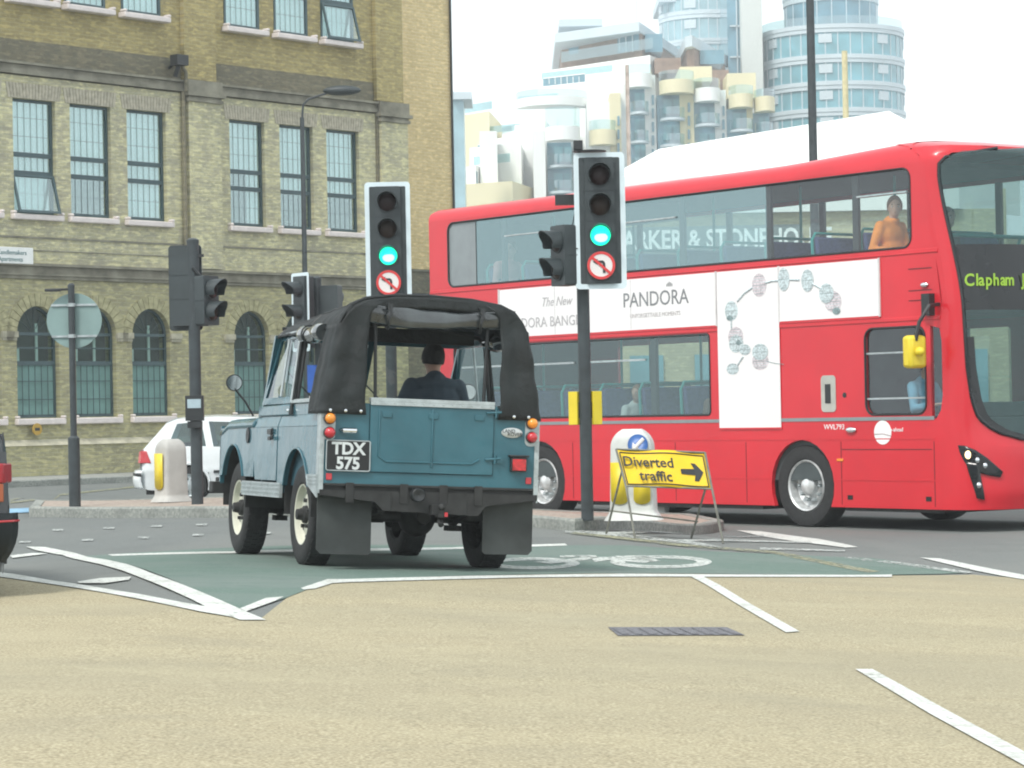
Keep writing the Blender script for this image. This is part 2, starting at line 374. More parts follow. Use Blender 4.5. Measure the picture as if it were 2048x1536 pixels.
paint('buff_road_surface', [[(-400, 1118), (0, 1156), (440, 1222), (520, 1240), (575, 1196), (610, 1181), (680, 1160), (1780, 1152), (1945, 1150), (2048, 1158), (2500, 1195), (4200, 1330), (7500, 2300), (-2500, 2300), (-900, 1200)]], BUFF, .004)
paint('green_road_surface', [[(170, 1113), (485, 1224), (572, 1198), (612, 1182), (682, 1161), (1790, 1151), (1940, 1147), (1750, 1118), (1420, 1104), (1255, 1092), (1130, 1092)]], GREEN, .007)
Wm = .010
paint('white_road_markings', [
    [(52, 1095), (90, 1096), (150, 1108), (215, 1122), (300, 1148), (400, 1186), (480, 1221), (532, 1243), (480, 1243), (415, 1218), (380, 1200), (300, 1165), (215, 1135), (125, 1112), (70, 1102)],
    [(-60, 1140), (0, 1147), (100, 1163), (240, 1185), (360, 1207), (450, 1223), (470, 1238), (400, 1226), (300, 1205), (150, 1178), (0, 1156), (-60, 1149)],
    [(155, 1166), (200, 1159), (262, 1156), (258, 1162), (210, 1169), (158, 1169)],
    [(20, 1113), (65, 1108), (95, 1109), (25, 1118)],
    [(602, 1179), (655, 1161), (690, 1161), (1024, 1153), (1400, 1151), (1784, 1151), (1784, 1156), (1400, 1156), (1024, 1158), (700, 1167), (665, 1169), (630, 1180), (607, 1182)],
    [(480, 1220), (532, 1199), (568, 1196), (550, 1205), (492, 1226)],
    [(215, 1111), (460, 1105), (900, 1097), (1130, 1089), (1135, 1093), (900, 1101), (460, 1109), (225, 1114)],
    [(1376, 1153), (1400, 1153), (1500, 1210), (1599, 1266), (1572, 1268), (1480, 1214)],
    [(1711, 1342), (1745, 1342), (1900, 1428), (2048, 1508), (2300, 1650), (2230, 1650), (2048, 1536), (1860, 1432)],
    [(1473, 1062), (1520, 1064), (1640, 1080), (1716, 1096), (1690, 1097), (1600, 1086)],
    [(1840, 1117), (1880, 1119), (1960, 1135), (2048, 1152), (2200, 1180), (2200, 1190), (2048, 1161), (1950, 1143)],
], LINE, Wm)
# bicycle symbol on the green box: two wheel rings and a frame
def ring_px(cx, cy, rx, ry, tx, ty, n=28, a0=0, a1=360):
    o = [(cx+rx*math.cos(R(a0+(a1-a0)*i/n)), cy+ry*math.sin(R(a0+(a1-a0)*i/n))) for i in range(n+1)]
    i_ = [(cx+(rx-tx)*math.cos(R(a0+(a1-a0)*i/n)), cy+(ry-ty)*math.sin(R(a0+(a1-a0)*i/n))) for i in range(n+1)]
    return [[o[i], o[i+1], i_[i+1], i_[i]] for i in range(n)]
bk = ring_px(1322, 1126, 102, 13, 30, 6)+ring_px(1066, 1129, 94, 12, 28, 6)
bk += [[(1066, 1126), (1180, 1115), (1200, 1117), (1100, 1130)], [(1180, 1115), (1310, 1124), (1290, 1128), (1176, 1119)], [(1120, 1113), (1190, 1112), (1195, 1116), (1120, 1117)], [(1230, 1114), (1290, 1113), (1322, 1124), (1300, 1126), (1270, 1117), (1235, 1118)], [(1180, 1117), (1230, 1115), (1236, 1119), (1190, 1126)]]
paint('bicycle_road_markings', bk, LINEB, Wm)
paint('worn_white_road_markings', [
    [(1130, 1062), (1220, 1066), (1530, 1071), (1530, 1075), (1220, 1071), (1130, 1067)],
    [(1355, 1081), (1625, 1085), (1625, 1088), (1355, 1085)], [(1520, 1097), (1690, 1102), (1690, 1105), (1520, 1101)],
    [(1160, 1062), (1270, 1072), (1400, 1087), (1450, 1097), (1440, 1100), (1380, 1090), (1250, 1076), (1150, 1066)],
    [(1690, 1115), (1800, 1126), (1950, 1147), (1930, 1149), (1790, 1130), (1690, 1119)]]
    + [[(x, y), (x+22, y), (x+20, y+3.5), (x-2, y+3.5)] for x, y in ((106, 1060), (208, 1056), (303, 1052), (393, 1049), (40, 1084), (165, 1080), (277, 1075), (386, 1070), (500, 1046), (520, 1066))], LINEW, Wm)
paint('worn_yellow_road_markings', [
    [(1150, 1065), (1370, 1090), (1560, 1105), (1760, 1145), (1735, 1147), (1540, 1108), (1360, 1094), (1140, 1069)],
    [(20, 1001), (120, 989), (280, 972), (280, 975), (120, 992), (22, 1004)], [(0, 1008), (70, 999), (70, 1002), (0, 1011)]], LINEY, Wm)
paint('blue_road_markings', [[(12, 1019), (60, 1017), (64, 1026), (10, 1028)]], mat('blue_paint_worn', (.2, .36, .5), .8, vs=3, var=.3), Wm)
for mt_, lo_, am_ in ((LINE, .655, .6), (LINEB, .55, .8), (LINEW, .50, .9), (LINEY, .50, .9)):
    t_ = mt_.node_tree; b_ = t_.nodes['Principled BSDF']; c_ = t_.nodes.new('ShaderNodeTexCoord'); n_ = t_.nodes.new('ShaderNodeTexNoise'); n_.inputs['Scale'].default_value = 22; n_.inputs['Detail'].default_value = 8
    n2_ = t_.nodes.new('ShaderNodeTexNoise'); n2_.inputs['Scale'].default_value = 1.7; ad_ = t_.nodes.new('ShaderNodeMath'); ad_.operation = 'MULTIPLY_ADD'; ad_.inputs[1].default_value = .35
    r_ = t_.nodes.new('ShaderNodeMapRange'); r_.inputs['From Min'].default_value = lo_+.14; r_.inputs['From Max'].default_value = lo_+.24; r_.inputs['To Max'].default_value = am_
    x_ = t_.nodes.new('ShaderNodeMixShader'); tr_ = t_.nodes.new('ShaderNodeBsdfTransparent'); o_ = t_.nodes['Material Output']
    for a_, b2_ in ((c_.outputs['Object'], n_.inputs['Vector']), (c_.outputs['Object'], n2_.inputs['Vector']), (n2_.outputs[0], ad_.inputs[0]), (n_.outputs[0], ad_.inputs[2]), (ad_.outputs[0], r_.inputs[0]), (r_.outputs[0], x_.inputs[0]), (b_.outputs[0], x_.inputs[1]), (tr_.outputs[0], x_.inputs[2]), (x_.outputs[0], o_.inputs[0])): t_.links.new(a_, b2_)
# manhole cover set in the buff lane
IRON = mat('cast_iron', (.15, .15, .165), .7, .1, var=.35, vs=40, bump=1, bs=60)
mh = MB(); mh.add(*sheet(gpts([(1216, 1257), (1454, 1257), (1490, 1273), (1236, 1274)]), .008))
for i in range(9):
    u = i/9+.03; a = (1216+238*u, 1257); b = (1236+254*u, 1274); a2 = (a[0]+14, a[1]); b2 = (b[0]+15, b[1])
    mh.add(*sheet(gpts([(a[0], a[1]+2), (a2[0], a2[1]+2), (b2[0], b2[1]-2), (b[0], b[1]-2)]), .0105))
tag(mh.build('manhole_cover', IRON, smooth=0), 'dark rectangular iron access cover set in the buff surfacing', 'manhole cover')
# islands and pavements with kerbs
def island(px, name, top, kh=.12, kw=.13):
    w = [Vector((p[0], p[1])) for p in gpts(px)] if not isinstance(px[0], Vector) else px
    m = MB(); out = []; n = len(w)
    for i in range(n):   # densify
        a, b = w[i], w[(i+1) % n]; k = max(1, int((b-a).length/.45))
        out += [a+(b-a)*j/k for j in range(k)]
    c = sum(out, Vector((0, 0)))/len(out); n = len(out)
    ins = []
    for i in range(n):
        t = (out[(i+1) % n]-out[i-1]).normalized(); nn = Vector((-t.y, t.x))
        if (c-out[i]).dot(nn) < 0: nn = -nn
        ins.append(out[i]+nn*kw)
    vs = []
    for q, h in ((out, -.05), (out, kh-.02), ([o+(i_-o)*.12 for o, i_ in zip(out, ins)], kh), (ins, kh), (ins, kh-.02)):
        vs += [(p.x, p.y, gz(p.x, p.y)+h) for p in q]
    m.add(vs, [(r*n+i, r*n+(i+1) % n, (r+1)*n+(i+1) % n, (r+1)*n+i) for r in range(4) for i in range(n)])
    stru(m.build(name+'_kerb', KERB, smooth=0))
    m = MB(); m.add(*sheet([(p.x, p.y) for p in ins], kh-.008)); stru(m.build(name, top, smooth=60))
island([(58, 1034), (445, 1036), (660, 1034), (660, 1018), (445, 1013), (70, 1019)], 'left_traffic_island_pavement', BRICKP)
island([(1000, 1050), (1150, 1063), (1420, 1068), (1448, 1060), (1380, 1046), (1150, 1040), (1000, 1030)], 'right_traffic_island_pavement', BRICKP)
# facade frame: origin, direction along the wall (l), outward normal
FO = Vector((-10.02, 52.01, 0)); FU = Vector((.650, .760, 0)); FN = Vector((.760, -.650, 0))
def fw2(l, d): p = FO+FU*l+FN*d; return Vector((p.x, p.y))
island([fw2(-8, .1), fw2(-8, 2.6), fw2(17, 2.6), fw2(17, .1)], 'facade_pavement', PAVE, .13)
island([Vector((2.6, 40.2)), Vector((17, 34.5)), Vector((30, 42)), Vector((30, 56)), Vector((2.6, 56))], 'far_pavement', PAVE)

# ================================================================== BRICK BUILDING (local x = along wall, y = into the wall, z up)
MF = Matrix(((FU.x, -FN.x, 0, FO.x), (FU.y, -FN.y, 0, FO.y), (0, 0, 1, 0), (0, 0, 0, 1)))
bld = thing('brick_building', 'tall yellow stock brick building with arched ground floor windows', 'building', MF)
BR_G = brick('brick_ground_floor', (.44, .41, .22), (.31, .29, .17), (.40, .38, .26), (.15, .15, .11), .42)
BR_2 = brick('brick_first_floor', (.60, .57, .34), (.46, .43, .26), (.56, .54, .38), (.19, .19, .16), .45, stain2=(.30, .28, .23))
BR_3 = brick('brick_upper_floor', (.43, .355, .155), (.31, .255, .115), (.40, .35, .2), (.15, .13, .07), .35)
BR_D = brick('brick_dark_band', (.21, .19, .125), (.17, .15, .10), (.2, .18, .13), (.09, .09, .07), .5)
SOLD = mat('soldier_course', (.40, .37, .29), .9, var=.25, vs=9)
STONE = mat('string_course_stone', (.22, .21, .165), .9, var=.35, vs=3)
STONEL = mat('spring_stone', (.40, .38, .29), .9, var=.25, vs=5)
BYEL = brick('yellow_new_brick', (.66, .53, .29), (.59, .46, .24), (.66, .56, .35), (.36, .28, .13), .35)
TOP = 15.0; LX0, LX1 = -2.3, 11.7
FR = mat('blue_grey_window_frame', (.045, .085, .095), .45, var=.1)
LEAD = mat('lead_bars', (.16, .23, .24), .6)
SILL = mat('pink_white_sill', (.68, .62, .60), .6, var=.08)
WG = glass('window_glass', (.90, .97, .96), .20, gcol=(.74, .88, .90)); WGD = glass('dark_window_glass', (.62, .74, .70), -.03, gcol=(.7, .85, .8))
CURT = mat('pale_curtain', (.84, .93, .92), .9, var=.1, vs=1.5); CURTG = mat('green_frosted_panel', (.16, .29, .27), .8, var=.18, vs=2)
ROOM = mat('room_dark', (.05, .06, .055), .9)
w1 = [(-1.36, -.28), (.16, 1.25), (1.63, 2.72), (3.16, 4.25)]; w2 = [(6.10, 7.16), (7.62, 8.67), (9.10, 10.16)]
gw = [(-1.30, -.24), (.16, 1.24), (1.68, 2.76), (3.20, 4.26), (6.12, 7.18), (7.66, 8.70), (9.10, 10.14)]
def arch(x0, x1, zs, ztop, zb, n=14):
    c = (x0+x1)/2; a = (x1-x0)/2
    return [(x0, zb), (x1, zb)]+[(c+a*math.cos(math.pi*i/n), zs+(ztop-zs)*math.sin(math.pi*i/n)) for i in range(n+1)]
rect = lambda x0, x1, z0, z1: [(x0, z0), (x1, z0), (x1, z1), (x0, z1)]
wall = lambda off, th=.34: (lambda u, v, w: (u, off+th*w, v))
m = MB(); m.panel(rect(LX0, LX1, .70, 3.98), [arch(a, b, 2.88, 3.44, 1.18) for a, b in gw], wall(0), 1); m.build('ground_floor_wall', BR_G, bld, smooth=0)
m = MB(); m.hexa([(LX0, -.13, -.4), (LX1, -.13, -.4), (LX1, .3, -.4), (LX0, .3, -.4)], [(LX0, -.13, .62), (LX1, -.13, .62), (LX1, .3, .62), (LX0, .3, .62)])
m.hexa([(LX0, -.16, .62), (LX1, -.16, .62), (LX1, .3, .62), (LX0, .3, .62)], [(LX0, -.02, .74), (LX1, -.02, .74), (LX1, .3, .74), (LX0, .3, .74)], 1)
m.build('plinth', [BR_G, STONEL], bld, smooth=0)
m = MB(); m.panel(rect(LX0, LX1, 4.30, 8.08), [rect(a, b, 5.30, 7.62) for a, b in w1+w2], wall(0), 1); m.build('first_floor_wall', BR_2, bld, smooth=0)
# upper wall is recessed between pilasters
m = MB(); m.panel(rect(LX0, LX1, 8.36, TOP), [rect(a, b, 9.66, 12.1) for a, b in w1+w2]+[rect(a, b, 13.2, 14.8) for a, b in w1+w2], wall(.12, .25), 1); m.build('upper_wall', BR_3, bld, smooth=0)
m = MB()
for a, b in ((4.82, 5.74), (10.80, 11.7)): m.box(a, b, 0, .115, 8.40, TOP)
m.build('upper_pilaster', BR_3, bld, smooth=0)
m = MB()
for a, b in ((4.82, 5.74), (10.80, 11.7)): m.box(a, b, -.12, -.003, 4.32, 7.90)
m.build('pilaster', BR_2, bld, smooth=0)
m = MB()
for a, b in ((4.82, 5.74), (10.80, 11.7)):
    m.box(a-.05, b+.05, -.17, -.005, 7.903, 7.97); m.box(a-.02, b+.02, -.14, -.005, 7.973, 8.02); m.box(a-.09, b+.09, -.21, -.005, 8.023, 8.10); m.box(a-.04, b+.04, -.15, .1, 8.103, 8.37)
m.build('capital', STONE, bld, smooth=0)
m = MB(); m.box(LX0, 4.76, -.08, .3, 8.104, 8.20); m.box(LX0, 4.76, -.04, .3, 8.203, 8.30); m.box(LX0, 4.76, -.11, .3, 8.303, 8.352)
m.box(5.80, 10.74, -.08, .3, 8.104, 8.20); m.box(5.80, 10.74, -.04, .3, 8.203, 8.30); m.box(5.80, 10.74, -.11, .3, 8.303, 8.352)
m.build('cornice', STONE, bld, smooth=0)
m = MB(); m.box(LX0, 4.80, .095, .118, 8.36, 8.82); m.box(5.76, 10.78, .095, .118, 8.36, 8.82); m.build('dark_brick_band', BR_D, bld, smooth=0)
m = MB(); m.box(LX0, LX1, -.05, .3, 3.984, 4.05); m.box(LX0, LX1, -.09, .3, 4.053, 4.09); m.box(LX0, LX1, -.03, .3, 4.093, 4.24); m.box(LX0, LX1, -.12, .3, 4.243, 4.297)
m.build('string_course', STONE, bld, smooth=0)
m = MB(); m.box(LX0, 4.81, -.02, -.003, 4.80, 4.84); m.box(5.75, 10.79, -.02, -.003, 4.80, 4.84); m.box(LX0, 4.81, -.018, -.003, 4.55, 4.57); m.build('brick_ledge', STONE, bld, smooth=0)
m = MB()
for a, b in w1+w2:
    n_ = 17
    for i in range(n_):
        u0 = a-.12+(b-a+.24)*i/n_; u1 = a-.12+(b-a+.24)*(i+1)/n_-.008; sp = .06*((i+.5)/n_-.5)*2
        m.hexa([(u0, -.012, 7.622), (u1, -.012, 7.622), (u1, .02, 7.622), (u0, .02, 7.622)], [(u0+sp, -.012, 7.93), (u1+sp, -.012, 7.93), (u1+sp, .02, 7.93), (u0+sp, .02, 7.93)])
m.build('soldier_course_lintels', SOLD, bld, smooth=0)
m = MB()
for a, b in gw:  # brick arch rings and spring stones
    c = (a+b)/2; ra = (b-a)/2; N = 15
    for i in range(N):
        q0, q1 = math.pi*i/N+.01, math.pi*(i+1)/N-.01
        pt = lambda q, k, d: (c+(ra+k)*math.cos(q), d, 2.88+(.56+k)*math.sin(q))
        m.hexa([pt(q0, .0, -.02), pt(q1, .0, -.02), pt(q1, .0, .03), pt(q0, .0, .03)], [pt(q0, .25, -.02), pt(q1, .25, -.02), pt(q1, .25, .03), pt(q0, .25, .03)])
m.build('arch_brickwork', mat('arch_brick', (.36, .34, .20), .9, var=.3, vs=8), bld, smooth=0)
m = MB()
for a, b in gw:
    for x in (a-.30, b): m.box(x, x+.30, -.07, .03, 2.80, 2.92); m.box(x+.02, x+.28, -.045, .03, 2.74, 2.797)
m.build('spring_stones', STONEL, bld, smooth=0)
m = MB(); m.tube([(4.70, -.07, 4.3), (4.70, -.07, 8.1)], .045, 8); m.tube([(4.70, -.17, 8.1), (4.70, -.17, 8.5), (4.66, -.02, 8.75)], .04, 8); m.box(10.72, 10.78, -.05, -.003, 4.4, 8.1); m.build('drainpipe', BR_D, bld, smooth=40)
m = MB(); m.box(4.3, 4.62, -.35, -.12, 8.62, 8.84); m.tube([(4.46, -.12, 8.7), (4.46, .1, 8.6)], .03); m.tube([(4.46, -.2, 8.62), (4.46, -.1, 8.4)], .05)
tag(m.build('floodlight', BLACK), 'small black floodlight fixed on the brick ledge above the first floor windows', 'floodlight').matrix_world = MF
def curtain(m, a, b, z0, z1, d, amp=.02, k=7, mi=0):
    n = k*6
    m.add([(a+(b-a)*i/n, d+amp*.75*math.sin(i/n*k*2*math.pi+.8*math.sin(i*.31))+amp*.6*math.sin(i*1.7), z) for i in range(n+1) for z in (z0, z1)], [(2*i, 2*i+2, 2*i+3, 2*i+1) for i in range(n)], mi)
def sash(a, b, z0, z1, seedv, bars, tilt=False, refl=WG, open_low=0, kind=0):
    rnd = random.Random(seedv)
    f = MB(); t = .055; d0, d1 = .10, .16
    f.box(a, b, d0, d1, z1-t, z1); f.box(a, b, d0, d1, z0, z0+t*1.3); f.box(a, a+t, d0, d1, z0+t*1.3+.001, z1-t-.001); f.box(b-t, b, d0, d1, z0+t*1.3+.001, z1-t-.001)
    for z in bars: f.box(a+t+.001, b-t-.001, d0-.005, d1-.005, z-.045, z+.045)
    o = f.build('window', FR, bld, smooth=0)
    pm = MB(); pm.box(a+t, b-t, .128, .134, z0+t, z1-t); pm.build('pane', refl, o, smooth=0)
    lm = MB(); gx_ = .005
    zz = [z0]+sorted(bars)+[z1]
    for i in range(1, 6): x = a+t+(b-a-2*t)*i/6; lm.box(x-.0028, x+.0028, .117, .124, z0+t, z1-t)
    for i, (p, q) in enumerate(zip(zz, zz[1:])):
        k = 3 if q-p > 1.0 else (2 if q-p > .55 else 1)
        for j in range(1, k): z = p+(q-p)*j/k; lm.box(a+t, b-t, .108, .113, z-gx_/2, z+gx_/2)
    lm.build('glazing_bars', LEAD, o, smooth=0)
    cm = MB()
    if kind == 0: curtain(cm, a, b, z0, z1, .19, k=8)
    elif kind == 1: curtain(cm, a, b, z0+(z1-z0)*.38, z1, .19, k=8)
    else: curtain(cm, a+(b-a)*.62, b, z0, z1, .19, k=4); curtain(cm, a, b, z0+(z1-z0)*.5, z1, .20, k=8)
    cm.build('curtain', CURT, o, smooth=60)
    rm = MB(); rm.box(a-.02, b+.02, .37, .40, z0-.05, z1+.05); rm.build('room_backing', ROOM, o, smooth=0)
    sm = MB(); s0, s1 = a-.1, b+.1
    sm.box(s0, s1, -.13, .098, z0-.13, z0-.015); sm.box(s0, s0+.07, -.135, .05, z0-.012, z0+.045); sm.box(s1-.07, s1, -.135, .05, z0-.012, z0+.045)
    sm.build('sill', SILL, o, bevel=.02, smooth=40)
    if open_low:   # bottom-hung sash tilted outwards
        tm = MB(); zt = open_low; zb = z0+.02; k = .22
        for (x0, x1, q0, q1) in ((a+.01, a+.06, 0, 1), (b-.06, b-.01, 0, 1), (a+.06, b-.06, 0, .06), (a+.06, b-.06, .94, 1)):
            pt = lambda x, q, d: (x, .06-k*(1-q)+d, zb+(zt-zb)*q)
            tm.hexa([pt(x0, q0, 0), pt(x1, q0, 0), pt(x1, q0, .04), pt(x0, q0, .04)], [pt(x0, q1, 0), pt(x1, q1, 0), pt(x1, q1, .04), pt(x0, q1, .04)])
        tm.build('open_sash', FR, o, smooth=0)
        tp = MB(); tp.add([pt(a+.06, .06, .025), pt(b-.06, .06, .025), pt(b-.06, .94, .025), pt(a+.06, .94, .025)], [(0, 1, 2, 3)]); tp.build('sash_pane', refl, o, smooth=0)
for i, (a, b) in enumerate(w1+w2):
    sash(a, b, 5.30, 7.62, i, (6.13, 6.50), kind=(0, 0, 1, 0, 2, 1, 1)[i], open_low=6.1 if i == 1 else 0)
    sash(a, b, 9.66, 12.1, 50+i, (10.55, 10.95), kind=0, open_low=10.5 if i == 6 else 0)
    sash(a, b, 13.2, 14.8, 90+i, (14.0,), kind=0)
for i, (a, b) in enumerate(gw):
    f = MB(); z0, zs, zt = 1.18, 2.88, 3.44; t = .05; out = arch(a, b, zs, zt, z0); inn = arch(a+t, b-t, zs, zt-t, z0+t*1.3)
    f.panel(out, [inn], lambda u, v, w: (u, .12+.06*w, v), 1)
    f.box(a+t, b-t, .11, .17, 2.24, 2.33); f.box(a+t, b-t, .112, .172, 2.85, 2.91)
    o = f.build('arched_window', FR, bld, smooth=30)
    p_ = MB(); p_.panel(arch(a+.01, b-.01, zs, zt-.01, 2.3), [], lambda u, v, w: (u, .145, v), 0); p_.build('pane', WGD, o, smooth=0)
    p_ = MB(); p_.box(a+t, b-t, .145, .15, z0+t, 2.25); p_.build('frosted_pane', CURTG, o, smooth=0)
    lm = MB()
    for j in range(1, 6): x = a+t+(b-a-2*t)*j/6; lm.box(x-.005, x+.005, .10, .114, z0+t, 2.24)
    for z in (1.55, 1.92): lm.box(a+t, b-t, .088, .098, z-.008, z+.008)
    lm.box(a+t, b-t, .12, .14, 2.58, 2.61); c = (a+b)/2
    for q in range(-2, 3): lm.tube([(c+.12*math.sin(q*.5), .13, 2.9+.1*math.cos(q*.5)), (c+.42*math.sin(q*.5), .13, 2.9+.46*math.cos(q*.5))], .006, 5)
    lm.build('window_bars', FR, o, smooth=0)
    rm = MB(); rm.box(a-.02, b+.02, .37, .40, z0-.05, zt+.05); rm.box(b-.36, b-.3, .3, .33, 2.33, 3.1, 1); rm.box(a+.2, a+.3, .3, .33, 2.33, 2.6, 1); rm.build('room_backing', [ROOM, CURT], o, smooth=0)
    sm = MB(); s0, s1 = a-.08, b+.08
    sm.box(s0, s1, -.11, .118, z0-.14, z0-.015); sm.box(s0, s0+.06, -.115, .05, z0-.012, z0+.04); sm.box(s1-.06, s1, -.115, .05, z0-.012, z0+.04)
    sm.build('sill', SILL, o, bevel=.02, smooth=40)
m = MB(); m.box(LX0, LX1, .45, 9, 0, TOP); m.build('building_core', BR_3, bld, smooth=0)
# name board on the facade
nb = MB(); nb.box(-1.6, .51, -.14, -.11, 4.27, 4.60)
nb = tag(nb.build('name_board', WHITE, bevel=.01), 'long white name board with two lines of small teal writing on the brick wall', 'sign'); nb.matrix_world = MF
SGT = mat('sign_teal', (.06, .16, .17), .6)
for tx, z in (('Candlemakers', 4.49), ('Apartments', 4.355)): text_mb(tx, .13, TM((.34 if z > 4.4 else .24, -.143, z), (1, 0, 0), (0, 0, 1)), SGT, 'lettering', nb, align='RIGHT', ext=.003)
m = MB(); m.lathe([(0, -.02), (.12, -.02), (.12, 0), (0, 0)], (.55, -.1, .95), 'y', 20); m.box(.49, .61, -.125, -.119, .92, .98, 1)
tag(m.build('wall_plate', [mat('ochre_plate', (.45, .28, .04), .5), BLACK]), 'small round ochre plate on the wall below a ground floor window', 'plate').matrix_world = MF
# newer yellow brick block beyond the corner
blk = thing('yellow_brick_block', 'plain newer yellow brick block beyond the corner of the old facade', 'building', MF)
m = MB(); m.box(11.72, 13.78, .35, 9, 4.55, TOP+2); m.build('wall', BYEL, blk, smooth=0)
m = MB(); m.box(11.72, 15.5, .42, 8, -.4, 4.50); m.box(11.72, 15.5, .36, 8, 4.503, 4.547, 1); m.build('lower_wall', [BR_D, STONE], blk, smooth=0)
m = MB(); m.tube([(13.74, .30, 4.6), (13.74, .30, TOP+2)], .03, 8); m.box(11.72, 15.4, .30, .415, 3.9, 3.97); m.build('drainpipe', BLACK, blk)

# ================================================================== PEOPLE
def capsule(m, pts, r, n=10):
    m.tube(pts, r, n)
    rs = r if isinstance(r, (list, tuple)) else [r]*len(pts)
    for p, q in zip(pts, rs): m.ell(p, (q, q, q), n, 7)
def hand(m, w, d, up, side, curl=.6):
    """palm plus four fingers and a thumb; d = pointing direction, up = back of hand, side = thumb side"""
    w = Vector(w); d = Vector(d).normalized(); up = (Vector(up)-d*Vector(up).dot(d)).normalized(); s = Vector(side); s = (s-d*s.dot(d)-up*s.dot(up)).normalized()
    m.ell(w+d*.045, (.05, .042, .017), 12, 8, rot=Matrix((d, s, up)).transposed())
    for i, (o, ln) in enumerate(((.030, .07), (.010, .078), (-.011, .072), (-.031, .056))):
        a = w+d*.082+s*o; b = a+(d*math.cos(curl*.6)-up*math.sin(curl*.6))*ln*.5; c = b+(d*math.cos(curl*2)-up*math.sin(curl*2))*ln*.5
        capsule(m, [a, b, c], [.0095, .0085, .0075], 6)
    a = w+d*.03+s*.036; b = a+(d*.6+s*.7-up*.2).normalized()*.035; c = b+(d*.9+s*.2-up*.5).normalized()*.03
    capsule(m, [a, b, c], [.012, .0105, .009], 6)
def person(M, label, shirt, hair, hands, group=None, lean=.04, turn=0, vox=.013, glasses=False, sleeves='long', collar=None, hairlen=0, scale=1.0, bulk=1.0):
    """seated figure facing local +y, seat surface at z 0; hands = two wrist positions (left, right)"""
    root = thing('person', label, 'person', M @ Matrix.Diagonal((scale, scale, scale, 1)), group)
    hip = Vector((0, 0, .10)); ch = Vector((0, -.02+lean*.5, .36)); nk = Vector((0, lean, .56)); hd = Vector((0, lean+.03, .70))
    b = MB(); Rt = Matrix.Rotation(turn, 3, 'Z')
    b.ell(hip, (.155*bulk, .125, .13)); b.ell((hip+ch)/2, (.150*bulk, .11, .17)); b.ell(ch+Vector((0, 0, .04)), (.165*bulk, .105, .16)); b.ell(ch+Vector((0, 0, .13)), (.175*bulk, .085, .07))
    capsule(b, [ch+Vector((0, 0, .1)), nk, hd-Vector((0, .01, .05))], [.075, .056, .054])
    b.ell(hd+Vector((0, 0, .015)), (.077, .094, .108), 18, 14, rot=Rt)
    f = lambda x, y, z: hd+Rt @ Vector((x, y, z))
    b.ell(f(0, .032, -.055), (.052, .052, .055), rot=Rt)
    b.ell(f(0, .096, -.012), (.013, .02, .024), rot=Rt); b.ell(f(0, .082, -.05), (.026, .014, .008), rot=Rt); b.ell(f(0, .082, -.064), (.022, .013, .008), rot=Rt)
    b.ell(f(0, .083, .028), (.055, .014, .010), rot=Rt)
    for s in (-1, 1): b.ell(f(s*.079, -.005, 0), (.010, .020, .032), rot=Rt)
    for s, wr in ((-1, hands[0]), (1, hands[1])):
        sh = ch+Vector((s*.165*bulk, 0, .13)); wr = Vector(wr); mid = (sh+wr)/2; dv = wr-sh; L_ = dv.length; bend = math.sqrt(max(.0, .28**2-(min(L_, .54)/2)**2))
        out = Vector((s*.5, -.25, -1)); out = (out-dv.normalized()*out.dot(dv.normalized())).normalized(); el = mid+out*bend
        capsule(b, [sh, (sh+el)/2, el], [.052, .046, .038]); capsule(b, [el, el*.6+wr*.4, wr], [.037, .036, .025])
        hand(b, wr, (wr-el), (0, -.1, 1), (-s, 0, 0), .7)
        kn = hip+Vector((s*.13, .42, .0)); capsule(b, [hip+Vector((s*.09, 0, -.02)), kn], [.085, .058]); capsule(b, [kn, kn+Vector((0, .03, -.40))], [.055, .038])
        capsule(b, [kn+Vector((0, 0, -.43)), kn+Vector((0, .16, -.45))], [.04, .035])
    o = b.build('body', SKIN, root, smooth=180); r = o.modifiers.new('r', 'REMESH'); r.mode = 'VOXEL'; r.voxel_size = vox; r.use_smooth_shade = True
    c = MB()
    c.ell(hip, (.165*bulk, .135, .13)); c.ell((hip+ch)/2, (.163*bulk, .122, .18)); c.ell(ch+Vector((0, 0, .04)), (.180*bulk, .118, .17)); c.ell(ch+Vector((0, -.005, .14)), (.188*bulk, .097, .075))
    capsule(c, [ch+Vector((0, 0, .17)), nk-Vector((0, 0, .02))], [.09, .066])
    if collar: c.lathe([(.070, -.02), (.078, .02), (.064, .03)], nk-Vector((0, 0, .012)), 'z', 16)
    for s, wr in ((-1, hands[0]), (1, hands[1])):
        sh = ch+Vector((s*.165*bulk, 0, .13)); wr = Vector(wr); mid = (sh+wr)/2; dv = wr-sh; L_ = dv.length; bend = math.sqrt(max(.0, .28**2-(min(L_, .54)/2)**2))
        out = Vector((s*.5, -.25, -1)); out = (out-dv.normalized()*out.dot(dv.normalized())).normalized(); el = mid+out*bend
        if sleeves == 'long': capsule(c, [sh, (sh+el)/2, el, el*.6+wr*.4, el*.15+wr*.85], [.066, .060, .053, .050, .038])
        else: capsule(c, [sh, sh*.55+el*.45, sh*.25+el*.75], [.068, .063, .062])
    o = c.build('shirt', shirt, root, smooth=180); r = o.modifiers.new('r', 'REMESH'); r.mode = 'VOXEL'; r.voxel_size = vox; r.use_smooth_shade = True
    t = MB()
    for s in (-1, 1):
        kn = hip+Vector((s*.13, .42, .0)); capsule(t, [hip+Vector((s*.09, 0, -.02)), kn], [.097, .068]); capsule(t, [kn, kn+Vector((0, .03, -.38))], [.064, .052])
    t.ell(hip-Vector((0, 0, .03)), (.172*bulk, .14, .10)); o = t.build('trousers', TROU, root, smooth=180); r = o.modifiers.new('r', 'REMESH'); r.mode = 'VOXEL'; r.voxel_size = vox; r.use_smooth_shade = True
    h = MB()
